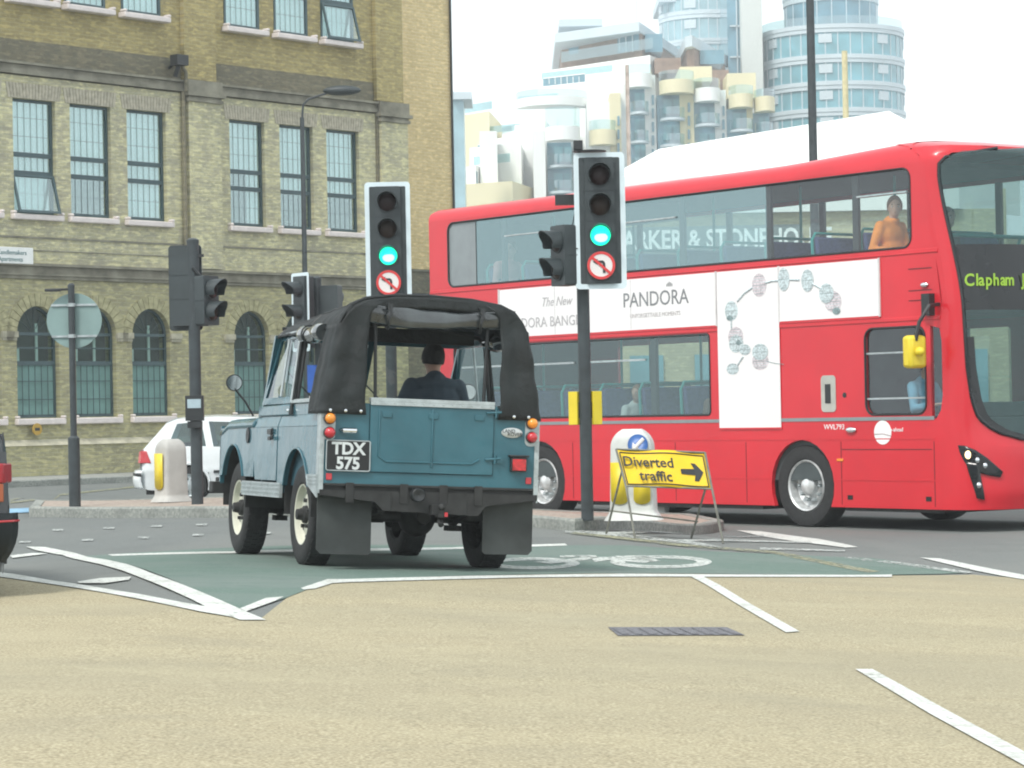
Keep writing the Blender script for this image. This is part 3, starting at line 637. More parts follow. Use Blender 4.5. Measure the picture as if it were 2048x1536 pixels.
    def hf(u, v):
        a = u*2*math.pi; front = max(0, math.sin(a)); low = (.66-.38*front-.02*abs(math.cos(a)))*math.pi+hairlen*(1-front)
        ph = v*low; k = 1+.02*math.sin(a*9+v*7)
        return hd+Rt @ Vector((.084*k*math.sin(ph)*math.cos(a), -.006+.100*k*math.sin(ph)*math.sin(a), .018+.118*k*math.cos(ph)))
    h.grid(hf, 28, 10); h.build('hair', hair, root, smooth=180, solid=.012)
    em = MB()
    for s in (-1, 1): em.ell(f(s*.032, .078, .008), (.013, .011, .008), 10, 6); em.ell(f(s*.032, .086, .008), (.006, .005, .006), 8, 6, m=1); em.ell(f(s*.034, .086, .030), (.022, .006, .0045), 8, 5, m=1)
    em.ell(f(0, .089, -.057), (.022, .006, .004), 10, 5, m=2)
    em.build('face_features', [WHITE, HAIRD, mat('lips', (.35, .12, .10), .6)], root, smooth=180)
    if glasses:
        gm = MB()
        for s in (-1, 1): gm.tube([f(s*.036+.022*math.cos(q), .104, .010+.018*math.sin(q)) for q in [i*math.pi/6 for i in range(13)]], .0022, 5); gm.tube([f(s*.058, .10, .014), f(s*.086, 0, .014)], .0022, 5)
        gm.build('spectacles', BLACK, root)
    return root

# ================================================================== WHEEL (axis x, outer side -x)
def wheel(parent, c, r, w, rim_r, mats, side=-1, hub='4x4', name='wheel', tread=36):
    m = MB(); s = side; h = w/2
    prof = [(rim_r*.97, -h*.80), (rim_r*1.04, -h*.98), (rim_r+(r-rim_r)*.5, -h*1.06), (r*.955, -h*.96), (r*.99, -h*.80), (r, -h*.5), (r, h*.5), (r*.99, h*.80), (r*.955, h*.96), (rim_r+(r-rim_r)*.5, h*1.06), (rim_r*1.04, h*.98), (rim_r*.97, h*.8)]
    m.lathe(prof, (0, 0, 0), 'x', 56)
    if tread:
        for i in range(tread):
            q = 2*math.pi*i/tread
            for k, (xa, xb) in enumerate(((-h*.86, -h*.30), (-h*.24, h*.24), (h*.30, h*.86))):
                qq = q+k*math.pi/tread; ca, sa = math.cos(qq), math.sin(qq); ta, tb = -sa, ca; wv = math.pi*r/tread*.55
                P_ = lambda x, t, rr: (x, ca*rr+ta*t, sa*rr+tb*t)
                m.hexa([P_(xa, -wv, r*.97), P_(xb, -wv, r*.97), P_(xb, wv, r*.97), P_(xa, wv, r*.97)], [P_(xa, -wv, r*1.008), P_(xb, -wv, r*1.008), P_(xb, wv, r*1.008), P_(xa, wv, r*1.008)])
    o = m.build(name, RUB, parent, smooth=40); o.location = c
    k = MB(); d = s*h   # outer face plane
    if hub == '4x4':
        k.lathe([(rim_r*1.0, d*.84), (rim_r*.985, d*.94), (rim_r*.94, d*.90), (rim_r*.90, d*.45), (rim_r*.80, d*.25), (rim_r*.70, d*.42), (rim_r*.45, d*.55), (rim_r*.30, d*.52), (.0, d*.5)], (0, 0, 0), 'x', 48)
        rm = k.build('rim', mats[0], o, smooth=35)
        k = MB(); k.lathe([(rim_r*.30, d*.5), (rim_r*.28, d*.8), (rim_r*.20, d*.9), (rim_r*.17, d*1.35), (rim_r*.10, d*1.4), (0, d*1.4)], (0, 0, 0), 'x', 20)
        for i in range(5):
            q = 2*math.pi*i/5+.3; cy, cz = rim_r*.46*math.cos(q), rim_r*.46*math.sin(q); k.lathe([(.016, d*.5), (.016, d*.78), (0, d*.8)], (0, cy, cz), 'x', 6)
        k.build('hub', mats[1], rm, smooth=35)
        k = MB()
        for i in range(10):
            q = 2*math.pi*i/10; k.ell((d*.33, rim_r*.76*math.cos(q), rim_r*.76*math.sin(q)), (.012, .02, .02), 8, 6)
        k.build('rim_slot', BLACK, rm)
    elif hub == 'bus':
        k.lathe([(rim_r*1.0, d*.84), (rim_r*.96, d*1.0), (rim_r*.90, d*.9), (rim_r*.84, d*.2), (rim_r*.62, d*-.1), (rim_r*.55, d*.25), (rim_r*.40, d*.35), (rim_r*.36, d*.75), (rim_r*.22, d*.95), (0, d*.95)], (0, 0, 0), 'x', 48)
        rm = k.build('rim', mats[0], o, smooth=35); k = MB()
        for i in range(10):
            q = 2*math.pi*i/10; k.lathe([(.022, d*.2), (.022, d*.55), (.012, d*.66), (0, d*.66)], (0, rim_r*.56*math.cos(q), rim_r*.56*math.sin(q)), 'x', 6)
        k.build('wheel_nut', mats[1], rm, smooth=35)
    else:
        k.lathe([(rim_r, d*.84), (rim_r*.97, d*.98), (rim_r*.90, d*.9), (rim_r*.85, d*.55), (rim_r*.2, d*.75), (0, d*.8)], (0, 0, 0), 'x', 40)
        rm = k.build('rim', mats[0], o, smooth=35); k = MB()
        for i in range(7):
            q = 2*math.pi*i/7; k.ell((d*.68, rim_r*.55*math.cos(q), rim_r*.55*math.sin(q)), (.02, rim_r*.14, rim_r*.14), 10, 6)
        k.build('rim_slot', BLACK, rm)
    return o

# ================================================================== LIGHT FOUR WHEEL DRIVE TRUCK
_th = R(18.2); _rl = G(624, 1131)
_O = _rl+Vector((math.cos(_th), math.sin(_th), 0))*.655; _O.z = gz(_O.x, _O.y)+.0
ML = gframe(_O, _th, -.05, -.022)
BLUE = mat('marine_blue_paint', (.040, .125, .158), .17, var=.14, vs=3, coat=.03, spec=.32, bump=.5, bs=2.6)
BLUEI = mat('inner_blue_paint', (.03, .09, .12), .6, var=.15)
CANV = mat('black_canvas', (.010, .014, .015), .72, var=.5, vs=5, bump=1, bs=9)
PLAST = mat('clear_vinyl_roll', (.035, .042, .045), .08, var=.6, vs=4, bump=1, bs=5, coat=1)
CREAM = mat('cream_rim_paint', (.62, .62, .52), .4, var=.08)
LG = glass('truck_glass', (.88, .93, .92), .0)
truck = thing('offroad_truck', 'blue classic four wheel drive truck with black canvas hood on the green box', 'truck', ML)
def sx(z): return .80 if z < 1.0 else (.80-.028*ss(z, 1.0, 1.09) if z < 1.10 else .772)
def side_panel(name, outer, holes, s, th=.03, mt=BLUE, off=0):
    m = MB(); m.panel(outer, holes, lambda y, z, w: (s*(sx(z)+off-th*w), y, z), 1); return m.build(name, mt, truck, smooth=30)
def archpts(yc, zc, r, z0, n=14, sq=1.0):   # wheel arch notch from right to left along lower edge
    a0 = math.asin(max(-1, min(1, (z0-zc)/r)))
    return [(yc+r*math.cos(a0+(math.pi-2*a0)*i/n)*sq, zc+r*math.sin(a0+(math.pi-2*a0)*i/n)) for i in range(n+1)]
for s in (-1, 1):
    # rear tub side with wheel arch
    ar = archpts(0, .44, .405, .57)
    m_ = side_panel('tub_side', [(-.70, .57)]+list(reversed(ar))+[(.60, .57), (.60, 1.0), (-.70, 1.0)], [], s)
    side_panel('tub_side_top', [(-.70, 1.003), (.60, 1.003), (.60, 1.04), (.60, 1.09), (-.70, 1.09), (-.70, 1.04)], [], s)
    m = MB(); m.box(-.775 if s < 0 else .745, -.745 if s < 0 else .775, -.70, .60, 1.085, 1.17); m.box(s*.78-.012, s*.78+.012, -.70, .255, 1.172, 1.195, 1); m.box(s*.74-.035, s*.74+.035, -.70, .255, 1.1955, 1.203, 1)
    m.build('tub_rail', [BLUE, GALV], truck, bevel=.004)
    d_ = side_panel('door', [(.615, .60), (1.33, .60), (1.40, .75), (1.40, 1.0), (.615, 1.0)], [], s, off=.004)
    side_panel('door_upper', [(.615, 1.003), (1.40, 1.003), (1.38, 1.085), (.615, 1.085)], [], s, off=.003)
    m = MB(); m.box(s*.77-.02, s*.77+.02, .30, 1.34, 1.086, 1.165); m.build('door_waist', BLUE, truck, bevel=.008)
    m = MB(); m.box(s*.815-.012, s*.815+.012, .74, .86, .945, .985); m.box(s*.83-.006, s*.83+.006, .72, .80, .90, .93); m.lathe([(.045, 0), (.045, .006), (0, .008)] if s > 0 else [(.045, 0), (.045, -.006), (0, -.008)], (s*.805, .78, .95), 'x', 16); m.build('door_handle', BLACK, truck)
    # front wing
    ar = archpts(2.17, .46, .41, .62)
    side_panel('front_wing', [(1.415, .62)]+[(y, z) for y, z in reversed(ar) if y > 1.42]+[(2.68, .62), (2.70, .8), (2.68, 1.0), (1.415, 1.0)], [], s)
    m = MB()
    def wf(u, v, s=s):   # rounded wing top running inwards to the bonnet
        y = 1.40+1.30*u; x = .80-.30*v; z = 1.0+.075*math.sin(min(1, v*5)*math.pi/2)+.01*v-.05*ss(u, .75, 1)-.01*u
        x = .80-.035*(1-math.cos(min(1, v*5)*math.pi/2))-.27*max(0, v-.1)
        return (s*x, y-.03*ss(u, .9, 1)*v, z)
    m.grid(wf, 14, 14); m.build('wing_top', BLUE, truck, smooth=60, solid=.01)
    m = MB(); m.box(min(s*.50, s*.80), max(s*.50, s*.80), 2.66, 2.69, .55, 1.02); m.lathe([(.12, 0), (.10, .03), (0, .045)], (s*.62, 2.69, .85), 'y', 24, 1); m.build('front_panel', [BLUE, CHROME], truck)
    m = MB(); m.lathe([(.055, 0), (.055, .012 if s > 0 else -.012), (.045, .014 if s > 0 else -.014), (0, .006 if s > 0 else -.006)], (s*.80, 1.62, .94), 'x', 24, sy=1.1); m.build('wing_vent', BLACK, truck)
    # wheel arch lips and inner arch boxes
    m = MB()
    for yc, zc, r, z0 in ((0, .44, .405, .57), (2.17, .46, .41, .62)):
        ap = archpts(yc, zc, r, z0, 20); m.tube([(s*.803, y, z) for y, z in ap], .008, 6)
    m.build('arch_lip', BLUE, truck)
    m = MB()
    for yc, zc, r in ((0, .44, .42), (2.17, .46, .425)):
        m.lathe([(r, -.001), (r, -.40 if s > 0 else .40)], (s*.78, yc, zc), 'x', 24, a0=-.2, a1=math.pi+.2); m.box(s*.38-.01, s*.38+.01, yc-.42, yc+.42, .45, .9)
    m.build('wheel_arch', DARKM, truck)
    # chequer plate sill and corner
    m = MB(); m.box(s*.805-.012, s*.805+.012, .43, 1.74, .475, .585)
    for i in range(30):
        y = .45+i*.0435
        for j in range(3): z = .495+j*.032; m.box(s*.822-.003, s*.822+.003, y, y+.016, z, z+.016)
    m.box(s*.812-.008, s*.812+.008, -.70, -.42, .575, .69) if False else None
    m.build('chequer_sill', GALV, truck)
    m = MB(); m.hexa([(s*.806, -.70, .50), (s*.818, -.70, .50), (s*.818, -.42, .585), (s*.806, -.42, .585)], [(s*.806, -.70, .66), (s*.818, -.70, .66), (s*.818, -.42, .66), (s*.806, -.42, .66)])
    for i in range(6):
        for j in range(3): m.box(s*.822-.003, s*.822+.003, -.68+i*.042, -.664+i*.042, .585+j*.026, .598+j*.026)
    m.build('chequer_corner', GALV, truck)
    # galvanised corner capping on the rear corner
    m = MB(); m.box(s*.795-.016, s*.795+.016, -.722, -.65, .53, 1.10); m.box(min(s*.775, s*.81), max(s*.775, s*.81), -.726, -.7225, .53, 1.09)
    for i in range(9): m.ell((s*.792, -.727, .56+i*.063), (.006, .004, .006), 8, 5)
    m.build('corner_capping', GALV, truck, bevel=.003)
    # rear lamps on pale mounting plates
    m = MB(); m.panel(rrect(s*.745-.045, s*.745+.045, .905, 1.105, .035), [], lambda x, z, w: (x, -.727+.006*w, z), 1); m.build('lamp_plate', GALV, truck)
    for nm, z, mt in (('indicator_lamp', 1.055, AMBER), ('tail_lamp', .955, REDL)):
        z += .015*(s > 0)
        m = MB(); m.lathe([(.042, 0), (.042, -.018), (.038, -.022)], (s*.745, -.73, z), 'y', 24); lo = m.build('lamp_housing', BLACK, truck)
        m = MB(); m.lathe([(.037, -.02), (.035, -.04), (.026, -.052), (.012, -.058), (0, -.06)], (s*.745, -.73, z), 'y', 24); m.build(nm, mt, truck)
    m = MB(); m.box(s*.735-.021, s*.735+.021, -.732, -.724, .625+.01*(s > 0), .672+.01*(s > 0)); m.build('reflector', REDL, truck, bevel=.005)
# rear body face with the tailgate opening
m = MB(); m.panel([(-.775, .60), (.775, .60), (.775, 1.10), (.755, 1.17), (.465, 1.17), (.465, .685), (-.455, .685), (-.455, 1.17), (-.755, 1.17), (-.775, 1.10)], [], lambda x, z, w: (x, -.722+.03*w, z), 1); m.build('rear_panel', BLUE, truck, smooth=0)
m = MB(); m.box(-.45, .46, -.735, -.70, .69, 1.185); 
for x in (-.405, .005, .415): m.tube([(x, -.737, .73), (x, -.737, 1.14)], .009, 6) if x == .005 else None
m.tube([(-.385, -.736, 1.13), (-.385, -.736, .80), (-.33, -.736, .765), (.30, -.736, .765), (.36, -.736, .80)], .008, 6)
for x in (-.33, .01, .35): m.box(x-.035, x+.035, -.743, -.7355, 1.075, 1.115)
tg = m.build('tailgate', BLUE, truck, bevel=.004)
m = MB(); m.box(-.452, .462, -.746, -.69, 1.186, 1.212); m.box(-.452, .462, -.746, -.7365, 1.16, 1.1855)
for i in range(13): m.ell((-.42+i*.071, -.749, 1.178), (.006, .004, .006), 8, 5)
m.build('tailgate_capping', GALV, tg, bevel=.003)
m = MB()
for z in (.80, 1.13): m.tube([(.40, -.745, z), (.51, -.75, z+.01)], .010, 6); m.tube([(.47, -.752, z-.03), (.47, -.752, z+.05)], .008, 6); m.box(.485, .53, -.745, -.724, z-.02, z+.03)
m.build('tailgate_hinge', BLUE, tg)
m = MB(); m.box(-.765, .775, -.73, -.70, .585, .603); m.box(-.80, .80, -.71, -.60, .555, .583)
m.panel([(-.80, .555), (.80, .555), (.80, .52), (.42, .47), (.36, .40), (-.34, .42), (-.40, .48), (-.80, .52)], [], lambda x, z, w: (x, -.735+.10*w, z), 1)
for x in (-.585, -.19, .10, .36): m.box(x-.03, x+.03, -.742, -.736, .47, .61)
for x in (-.28, .28): m.box(x-.004, x+.004, -.74, -.735, .42, .55)
m.build('rear_crossmember', DARKM, truck, bevel=.004)
m = MB(); m.lathe([(.05, 0), (.05, -.045), (.042, -.055), (.03, -.05), (0, -.04)], (-.095, -.735, .535), 'y', 20); m.build('towing_socket', BLACK, truck)
m = MB(); m.box(.0, .12, -.80, -.735, .40, .47); m.box(.03, .09, -.86, -.79, .385, .41); m.ell((.06, -.84, .455), (.026, .026, .026)); m.tube([(.06, -.84, .40), (.06, -.84, .45)], .014, 8); m.tube([(.06, -.80, .36), (.06, -.84, .33)], .02); m.build('tow_hitch', DARKM, truck)
m = MB(); m.box(.075, .098, -.868, -.862, .39, .42); m.build('hitch_reflector', REDL, truck)
# number plate, grab handle, badge, fog lamp
m = MB(); m.panel(rrect(-.765, -.445, .69, .905, .012), [], lambda x, z, w: (x, -.742+.01*w, z), 1); npl = m.build('number_plate', mat('plate_black', (.008, .009, .01), .3, var=.05), truck)
m = MB(); m.tube([(x, -.744, z) for x, z in rrect(-.763, -.447, .692, .903, .014)]+[(-.449, -.744, .897)], .0045, 6); m.build('plate_border', GALV, npl)
SILV = mat('silver_letters', (.62, .66, .66), .4, .2, var=.05)
for t, z in (('TDX', .848), ('575', .745)): text_mb(t, .118, TM((-.605, -.744, z-.004), (1, 0, 0), (0, 0, 1)), SILV, 'plate_letters', npl, bold=.004, sx=.98)
m = MB(); m.tube([(-.655, -.728, .975), (-.65, -.755, .975), (-.56, -.755, .975), (-.555, -.728, .975)], .018, 10); m.build('step_light', CHROME, truck)
m = MB(); m.lathe([(.075, 0), (.075, -.006), (.07, -.008), (0, -.008)], (.60, -.724, .998), 'y', 32); o = m.build('badge', mat('badge_silver', (.5, .53, .53), .35, .4), truck); o.data.transform(Matrix.Translation((.60, 0, .998)) @ Matrix.Diagonal((1.05, 1, .48, 1)) @ Matrix.Translation((-.60, 0, -.998)))
text_mb('LAND', .036, TM((.575, -.7335, 1.009), (1, 0, 0), (0, 0, 1)), DARKM, 'badge_letters', o, ext=.001); text_mb('ROVER', .036, TM((.622, -.7335, .985), (1, 0, 0), (0, 0, 1)), DARKM, 'badge_letters', o, ext=.001)
m = MB(); m.box(.59, .71, -.765, -.724, .72, .825); m.box(.575, .725, -.775, -.724, .826, .84); fo = m.build('fog_lamp', BLACK, truck, bevel=.006)
m = MB(); m.box(.60, .70, -.772, -.766, .73, .81); m.build('fog_lens', mat('lit_red_lens', (.42, .012, .015), .25, var=.5, vs=30, coat=.4, emit=(1, .03, .02), es=.04), fo, bevel=.006)
for s in (-1, 1):
    z0, z1 = (.105, .565) if s < 0 else (.125, .55); xa, xb = (.395, .79) if s < 0 else (.43, .805)
    m = MB(); pts = [(xa, z0+.02), (xa+.02, z0), (xb-.03, z0), (xb, z0+.03), (xb, z1), (xb-.05, z1), (xa+.03, z1-.07), (xa, z1-.075)]
    m.panel([(s*x, z) for x, z in pts], [], lambda x, z, w: (x, -.635-.05*(z1-z)**2+.012*w, z), 1); m.build('mudflap', mat('mudflap_rubber', (.040, .046, .045), .75, var=.4, vs=4), truck, smooth=0)
for (x, y) in ((-.66, 0), (.66, 0), (-.66, 2.17), (.66, 2.17)):
    wheel(truck, (x, y, .365), .365, .185, .222, (CREAM, DARKM), side=-1 if x < 0 else 1)
# chassis, axles, springs
m = MB()
for s in (-1, 1): m.box(s*.36-.04, s*.36+.04, -.62, 2.75, .46, .57)
for y, dx in ((0, .12), (2.17, -.18)):
    m.tube([(-.6, y, .37), (.6, y, .37)], .045, 12); m.ell((dx, y, .37), (.14, .16, .15), 16, 10); m.tube([(dx, y-.13, .37), (dx, y-.19, .37)], [.07, .05], 12)
    for s in (-1, 1):
        for k in range(5): m.tube([(s*.40, y-.5+.07*k, .44-.012*k-.02), (s*.40, y, .34-.012*k), (s*.40, y+.5-.07*k, .44-.012*k-.02)], .011, 5)
        m.tube([(s*.43, y+.02, .33), (s*.38, y+.14, .62)], .028, 8); m.box(s*.40-.05, s*.40+.05, y-.06, y+.06, .27, .31)
m.tube([(.12, .1, .38), (.05, 1.1, .48)], .03); m.box(-.12, .16, .8, 1.9, .33, .62); m.tube([(-.2, 1.9, .36), (-.25, .3, .36), (-.3, -.55, .42)], .028, 8); m.box(-.33, -.15, .35, .85, .28, .42); m.box(-.5, .5, 1.2, 1.26, .42, .55); m.box(.15, .55, .7, 1.3, .36, .55)
m.tube([(-.1, 2.4, .33), (.3, 2.2, .3), (.62, 2.25, .33)], .015); m.box(.2, .34, .95, 1.05, .24, .4); m.tube([(.16, .9, .30), (.30, 1.3, .27), (.4, 1.4, .3)], .03)
m.build('chassis', DARKM, truck, smooth=35)
m = MB(); m.box(-.80, .80, 2.76, 2.84, .47, .60); m.box(-.86, -.72, 2.66, 2.80, .475, .565); m.box(.72, .86, 2.66, 2.80, .475, .565); m.build('front_bumper', DARKM, truck, bevel=.006)
# bonnet, bulkhead, floor, tub inside, seats
m = MB(); m.grid(lambda u, v: (-.50+1.0*v, 1.38+1.28*u, 1.10+.035*math.sin(v*math.pi)-.03*u), 8, 12); m.build('bonnet', BLUE, truck, smooth=60, solid=.012)
m = MB(); m.box(-.50, .50, 2.62, 2.66, .55, 1.08); m.box(-.745, .745, 1.33, 1.38, .5, 1.10); m.box(-.36, .36, -.69, 1.33, .53, .565); m.box(-.74, -.36, -.66, .5, .57, .82); m.box(.36, .74, -.66, .5, .57, .82)
m.box(-.74, .74, .50, .53, .57, 1.0); m.build('bulkhead', BLUEI, truck, smooth=0)
m = MB(); m.box(-.72, .72, 1.18, 1.33, .98, 1.15); m.build('dashboard', BLACK, truck, bevel=.02)
VIN = mat('black_vinyl', (.02, .021, .022), .4, var=.2, bump=.2, bs=9)
for x in (-.5, 0, .5):
    m = MB(); m.box(x-.22, x+.22, .56, 1.0, .72, .85); m.hexa([(x-.22, .53, .84), (x+.22, .53, .84), (x+.22, .60, .84), (x-.22, .60, .84)], [(x-.21, .44, 1.17), (x+.21, .44, 1.17), (x+.21, .50, 1.17), (x-.21, .50, 1.17)]); m.build('seat', VIN, truck, bevel=.025)
m = MB(); m.tube([(-.70, .20, .90), (-.70, .16, 1.20), (-.28, .16, 1.20), (-.28, .20, .90)], .012, 8); m.box(-.68, -.30, .165, .175, 1.10, 1.19); m.build('seat_frame', GALV, truck)
sw = MB(); cw = Vector((.42, .93, 1.20)); ax = Vector((0, .80, .60)); e1 = Vector((1, 0, 0)); e2 = ax.cross(e1)
sw.tube([cw+(e1*math.cos(q)+e2*math.sin(q))*.205 for q in [i*2*math.pi/28 for i in range(29)]], .013, 8); sw.tube([cw, cw+Vector((0, .3, -.22))], .02, 8)
for q in (0, 2.1, 4.2): sw.tube([cw, cw+(e1*math.cos(q)+e2*math.sin(q))*.2], .010, 6)
sw.build('steering_wheel', BLACK, truck)
# windscreen, door tops, mirrors
m = MB(); WS = lambda x, t, d=0: (x, .955+.36*(1-t)+d, 1.155+.545*t)
for (x0, x1, t0, t1) in ((-.76, -.70, 0, 1), (.70, .76, 0, 1), (-.025, .025, .08, .93), (-.70, .70, .93, 1), (-.70, .70, 0, .08)):
    m.hexa([WS(x0, t0), WS(x1, t0), WS(x1, t0, .04), WS(x0, t0, .04)], [WS(x0, t1), WS(x1, t1), WS(x1, t1, .04), WS(x0, t1, .04)])
wsf = m.build('windscreen_frame', BLUE, truck)
m = MB(); m.add([WS(-.70, .08, .02), WS(.70, .08, .02), WS(.70, .93, .02), WS(-.70, .93, .02)], [(0, 1, 2, 3)]); m.build('windscreen', LG, wsf, smooth=0)
m = MB()
for x in (-.35, .2): m.tube([WS(x-.25, .5, .05), WS(x+.02, .1, .05)], .006, 5)
m.tube([(-.34, .99, 1.56), (-.34, 1.02, 1.66)], .008); m.box(-.39, -.29, .975, .995, 1.50, 1.58); m.tube([(.0, 1.26, 1.15), (-.05, 1.2, 1.22), (-.28, 1.16, 1.30)], .008, 6); m.build('wiper', BLACK, wsf)
for s in (-1, 1):
    o_ = [(.27, 1.175), (1.30, 1.175), (.97, 1.705), (.30, 1.715)]; i_ = [(.335, 1.225), (1.20, 1.225), (.945, 1.655), (.345, 1.665)]
    m = MB(); m.panel(o_, [i_], lambda y, z, w: (s*(.775-.12*(z-1.17)-.02*w), y, z), 1); m.box(s*.76-.012, s*.76+.012, .735, .765, 1.22, 1.24); dt = m.build('door_top', BLUE, truck, smooth=0)
    m = MB(); m.panel(i_, [], lambda y, z, w: (s*(.765-.12*(z-1.17)), y, z), 0); m.build('side_glass', LG, dt, smooth=0)
    m = MB(); q = lambda y, z: (s*(.782-.12*(z-1.17)), y, z); m.tube([q(.285, 1.18), q(.315, 1.712), q(.97, 1.702)], .012, 6); m.tube([q(.66, 1.23), q(.66, 1.66)], .010, 6); m.build('door_top_edge', GALV, dt)
    # round mirror on a stalk
    m = MB(); m.tube([(s*.80, 1.47, 1.09), (s*.86, 1.50, 1.20), (s*.95, 1.50, 1.30)], .009, 6); mo = m.build('mirror_arm', BLACK, truck)
    m = MB(); m.lathe([(0, .03), (.05, .025), (.065, .005), (.066, -.005), (.06, -.006), (0, -.004)], (s*.955, 1.50, 1.345), 'y', 24); m.build('mirror', BLACK, mo)
    m = MB(); m.lathe([(0, -.0065), (.058, -.0065)], (s*.955, 1.50, 1.345), 'y', 24); m.build('mirror_glass', mat('mirror', (.4, .43, .43), .1, 1), mo)
m = MB(); m.lathe([(0, 0), (.03, 0)], (0, 0, 0), 'y', 12) if False else None
# canvas hood
def hoodp(y, a):   # a in -1..1 across
    f = (y+.70)/1.68; zt = 1.945-.10*f; sh = .10*f
    pr = [(0, zt), (.28, zt-.008), (.50, zt-.038), (.60, zt-.085-.01*f), (.668, zt-.17-.01*f), (.70, 1.66+.05*f)]
    t = abs(a)*5; i = min(4, int(t)); k = t-i; p0, p1 = pr[i], pr[i+1]
    x = p0[0]+(p1[0]-p0[0])*k; z = p0[1]+(p1[1]-p0[1])*k
    z0 = np.interp(t, [0, 1, 2, 3, 4, 5], [1.945, 1.937, 1.905, 1.86, 1.775, 1.685]); z = 1.685+(z0-1.685)*(1-.50*f)
    z += .006*math.sin(y*9+a*4)*math.sin(y*21)+.010*math.exp(-((y-.05)/.035)**2)
    return (math.copysign(x+.045*f*abs(a), a), y, z)
m = MB(); m.grid(lambda u, v: hoodp(-.715+1.71*u, -1+2*v), 44, 44); hood = m.build('canvas_hood', CANV, truck, smooth=180, solid=.012)
m = MB()
for a_ in (-.98, -.60, .60, .98): m.tube([Vector(hoodp(-.715+1.71*i/30, a_))+Vector((0, 0, .010)) for i in range(31)], .004, 5)
for y_ in (-.70, -.66, .05, .96): m.tube([Vector(hoodp(y_, -1+2*i/30))+Vector((0, 0, .009)) for i in range(31)], .004, 5)
m._b('hood_seam', BLACK, hood)
def wx(z): return np.interp(z, [1.08, 1.2, 1.62, 1.70, 1.80, 1.87, 1.90], [.805, .795, .712, .695, .668, .60, .52])
for s in (-1, 1):
    m = MB()
    def cf(u, v, s=s):   # u round the corner, v upward
        zb = 1.088; yw = .34-.02*v; xw = .33-.14*v
        L1 = yw; L2 = xw; d = u*(L1+L2)
        ze = 1.72 if d < L1 else 1.72+.17*ss((d-L1)/L2, 0, .4)
        z = zb+(ze-zb)*v; X = wx(z); r = .05
        X += .014
        if d < L1-r: x, y = X, -.748+(L1-d)
        elif d < L1+r: q = (d-L1+r)/(2*r)*math.pi/2; x = X-r+r*math.cos(q); y = -.748+r-r*math.sin(q)
        else: x, y = X-(d-L1), -.748
        wv = .010*math.sin(d*34+v*3)*math.sin(v*math.pi)+.006*math.sin(v*17+d*8)
        return (s*(x+wv*.6), y-wv, z)
    m.grid(cf, 34, 20); m.build('hood_corner_curtain', CANV, hood, smooth=180, solid=.010)
    m = MB()
    for x in ((.75, .64, .53) if s < 0 else (.60, .71)): m.lathe([(.013, 0), (.011, -.012), (0, -.016)], (s*x, -.757, 1.112), 'y', 12)
    m.lathe([(.013, 0), (.011, .01*s), (0, .014*s)], (s*.812, -.50, 1.11), 'x', 12); m.lathe([(.013, 0), (.011, .01*s), (0, .014*s)], (s*.80, .30, 1.12), 'x', 12); m.build('turn_button', CHROME, hood)
    # rolled side curtain
    m = MB(); m.tube([(s*(.715+.008*math.sin(i*.8)), -.36+.60*i/12, 1.675+.006*math.sin(i*.7)) for i in range(13)], [.060+.004*math.sin(i*1.3) for i in range(13)], 14); m.build('rolled_side_curtain', PLAST, hood, smooth=60)
    m = MB(); m.tube([(s*.715+.066*math.cos(q), .05, 1.675+.066*math.sin(q)) for q in [i*math.pi/6 for i in range(13)]], .006, 5); m.build('curtain_strap', CANV, hood)
    # hood hoops and the dark strap beside the door
    m = MB()
    for y in (-.66, .26): m.tube([(s*.745, y, 1.18), (s*.69, y, 1.66), (s*.64, y, 1.80-.09*(y > 0)), (s*.54, y, 1.85-.12*(y > 0)), (0, y, 1.90-.10*(y > 0))], .016, 8)
    m.tube([(s*.40, -.66, 1.18), (s*.42, -.66, 1.88)], .013, 8)
    m.build('hood_hoop', BLACK, hood)
    m = MB(); m.hexa([(s*.775, .235, 1.09), (s*.795, .235, 1.09), (s*.795, .31, 1.09), (s*.775, .31, 1.09)], [(s*.70, .255, 1.70), (s*.72, .255, 1.70), (s*.72, .30, 1.70), (s*.70, .30, 1.70)]); m.build('hood_strap', CANV, hood)
m = MB(); m.grid(lambda u, v: (-.64+1.28*v, -.715+.002*math.sin(v*40), 1.865+.062*math.sin(v*math.pi)**.5*0+np.interp(abs(-.64+1.28*v), [0, .28, .5, .6, .64], [.075, .066, .035, -.01, -.05])-(.085 if abs(v-.5) < .42 else .04)*u), 4, 40); m.build('hood_rear_edge', CANV, hood, smooth=180, solid=.01)
m = MB()
def rollf(u, v):
    x = -.47+.98*u; q = v*2*math.pi; r = .064+.010*math.sin(x*7+q*2)+.003*math.sin(x*23); zc = 1.802-.022*math.sin(u*math.pi)
    return (x, -.708+r*.50*math.cos(q), zc+r*math.sin(q))
m.grid(rollf, 40, 18); m.build('rolled_rear_curtain', PLAST, hood, smooth=180)
m = MB()
for x in (-.345, .335): m.tube([(x+.004*math.sin(q*3), -.715+.078*math.cos(q)*.8, 1.79+.088*math.sin(q)) for q in [i*math.pi/10 for i in range(21)]], .009, 6); m.tube([(x, -.79, 1.86), (x+.01, -.80, 1.80), (x-.01, -.79, 1.76)], .008, 6); m.box(x-.018, x+.018, -.795, -.785, 1.84, 1.875)
m.build('curtain_strap', BLACK, hood)
m = MB(); m.box(-.60, .60, .25, .29, 1.655, 1.76); m.box(-.52, .52, -.67, -.64, 1.84, 1.86); m.build('header_rail', CANV, hood)
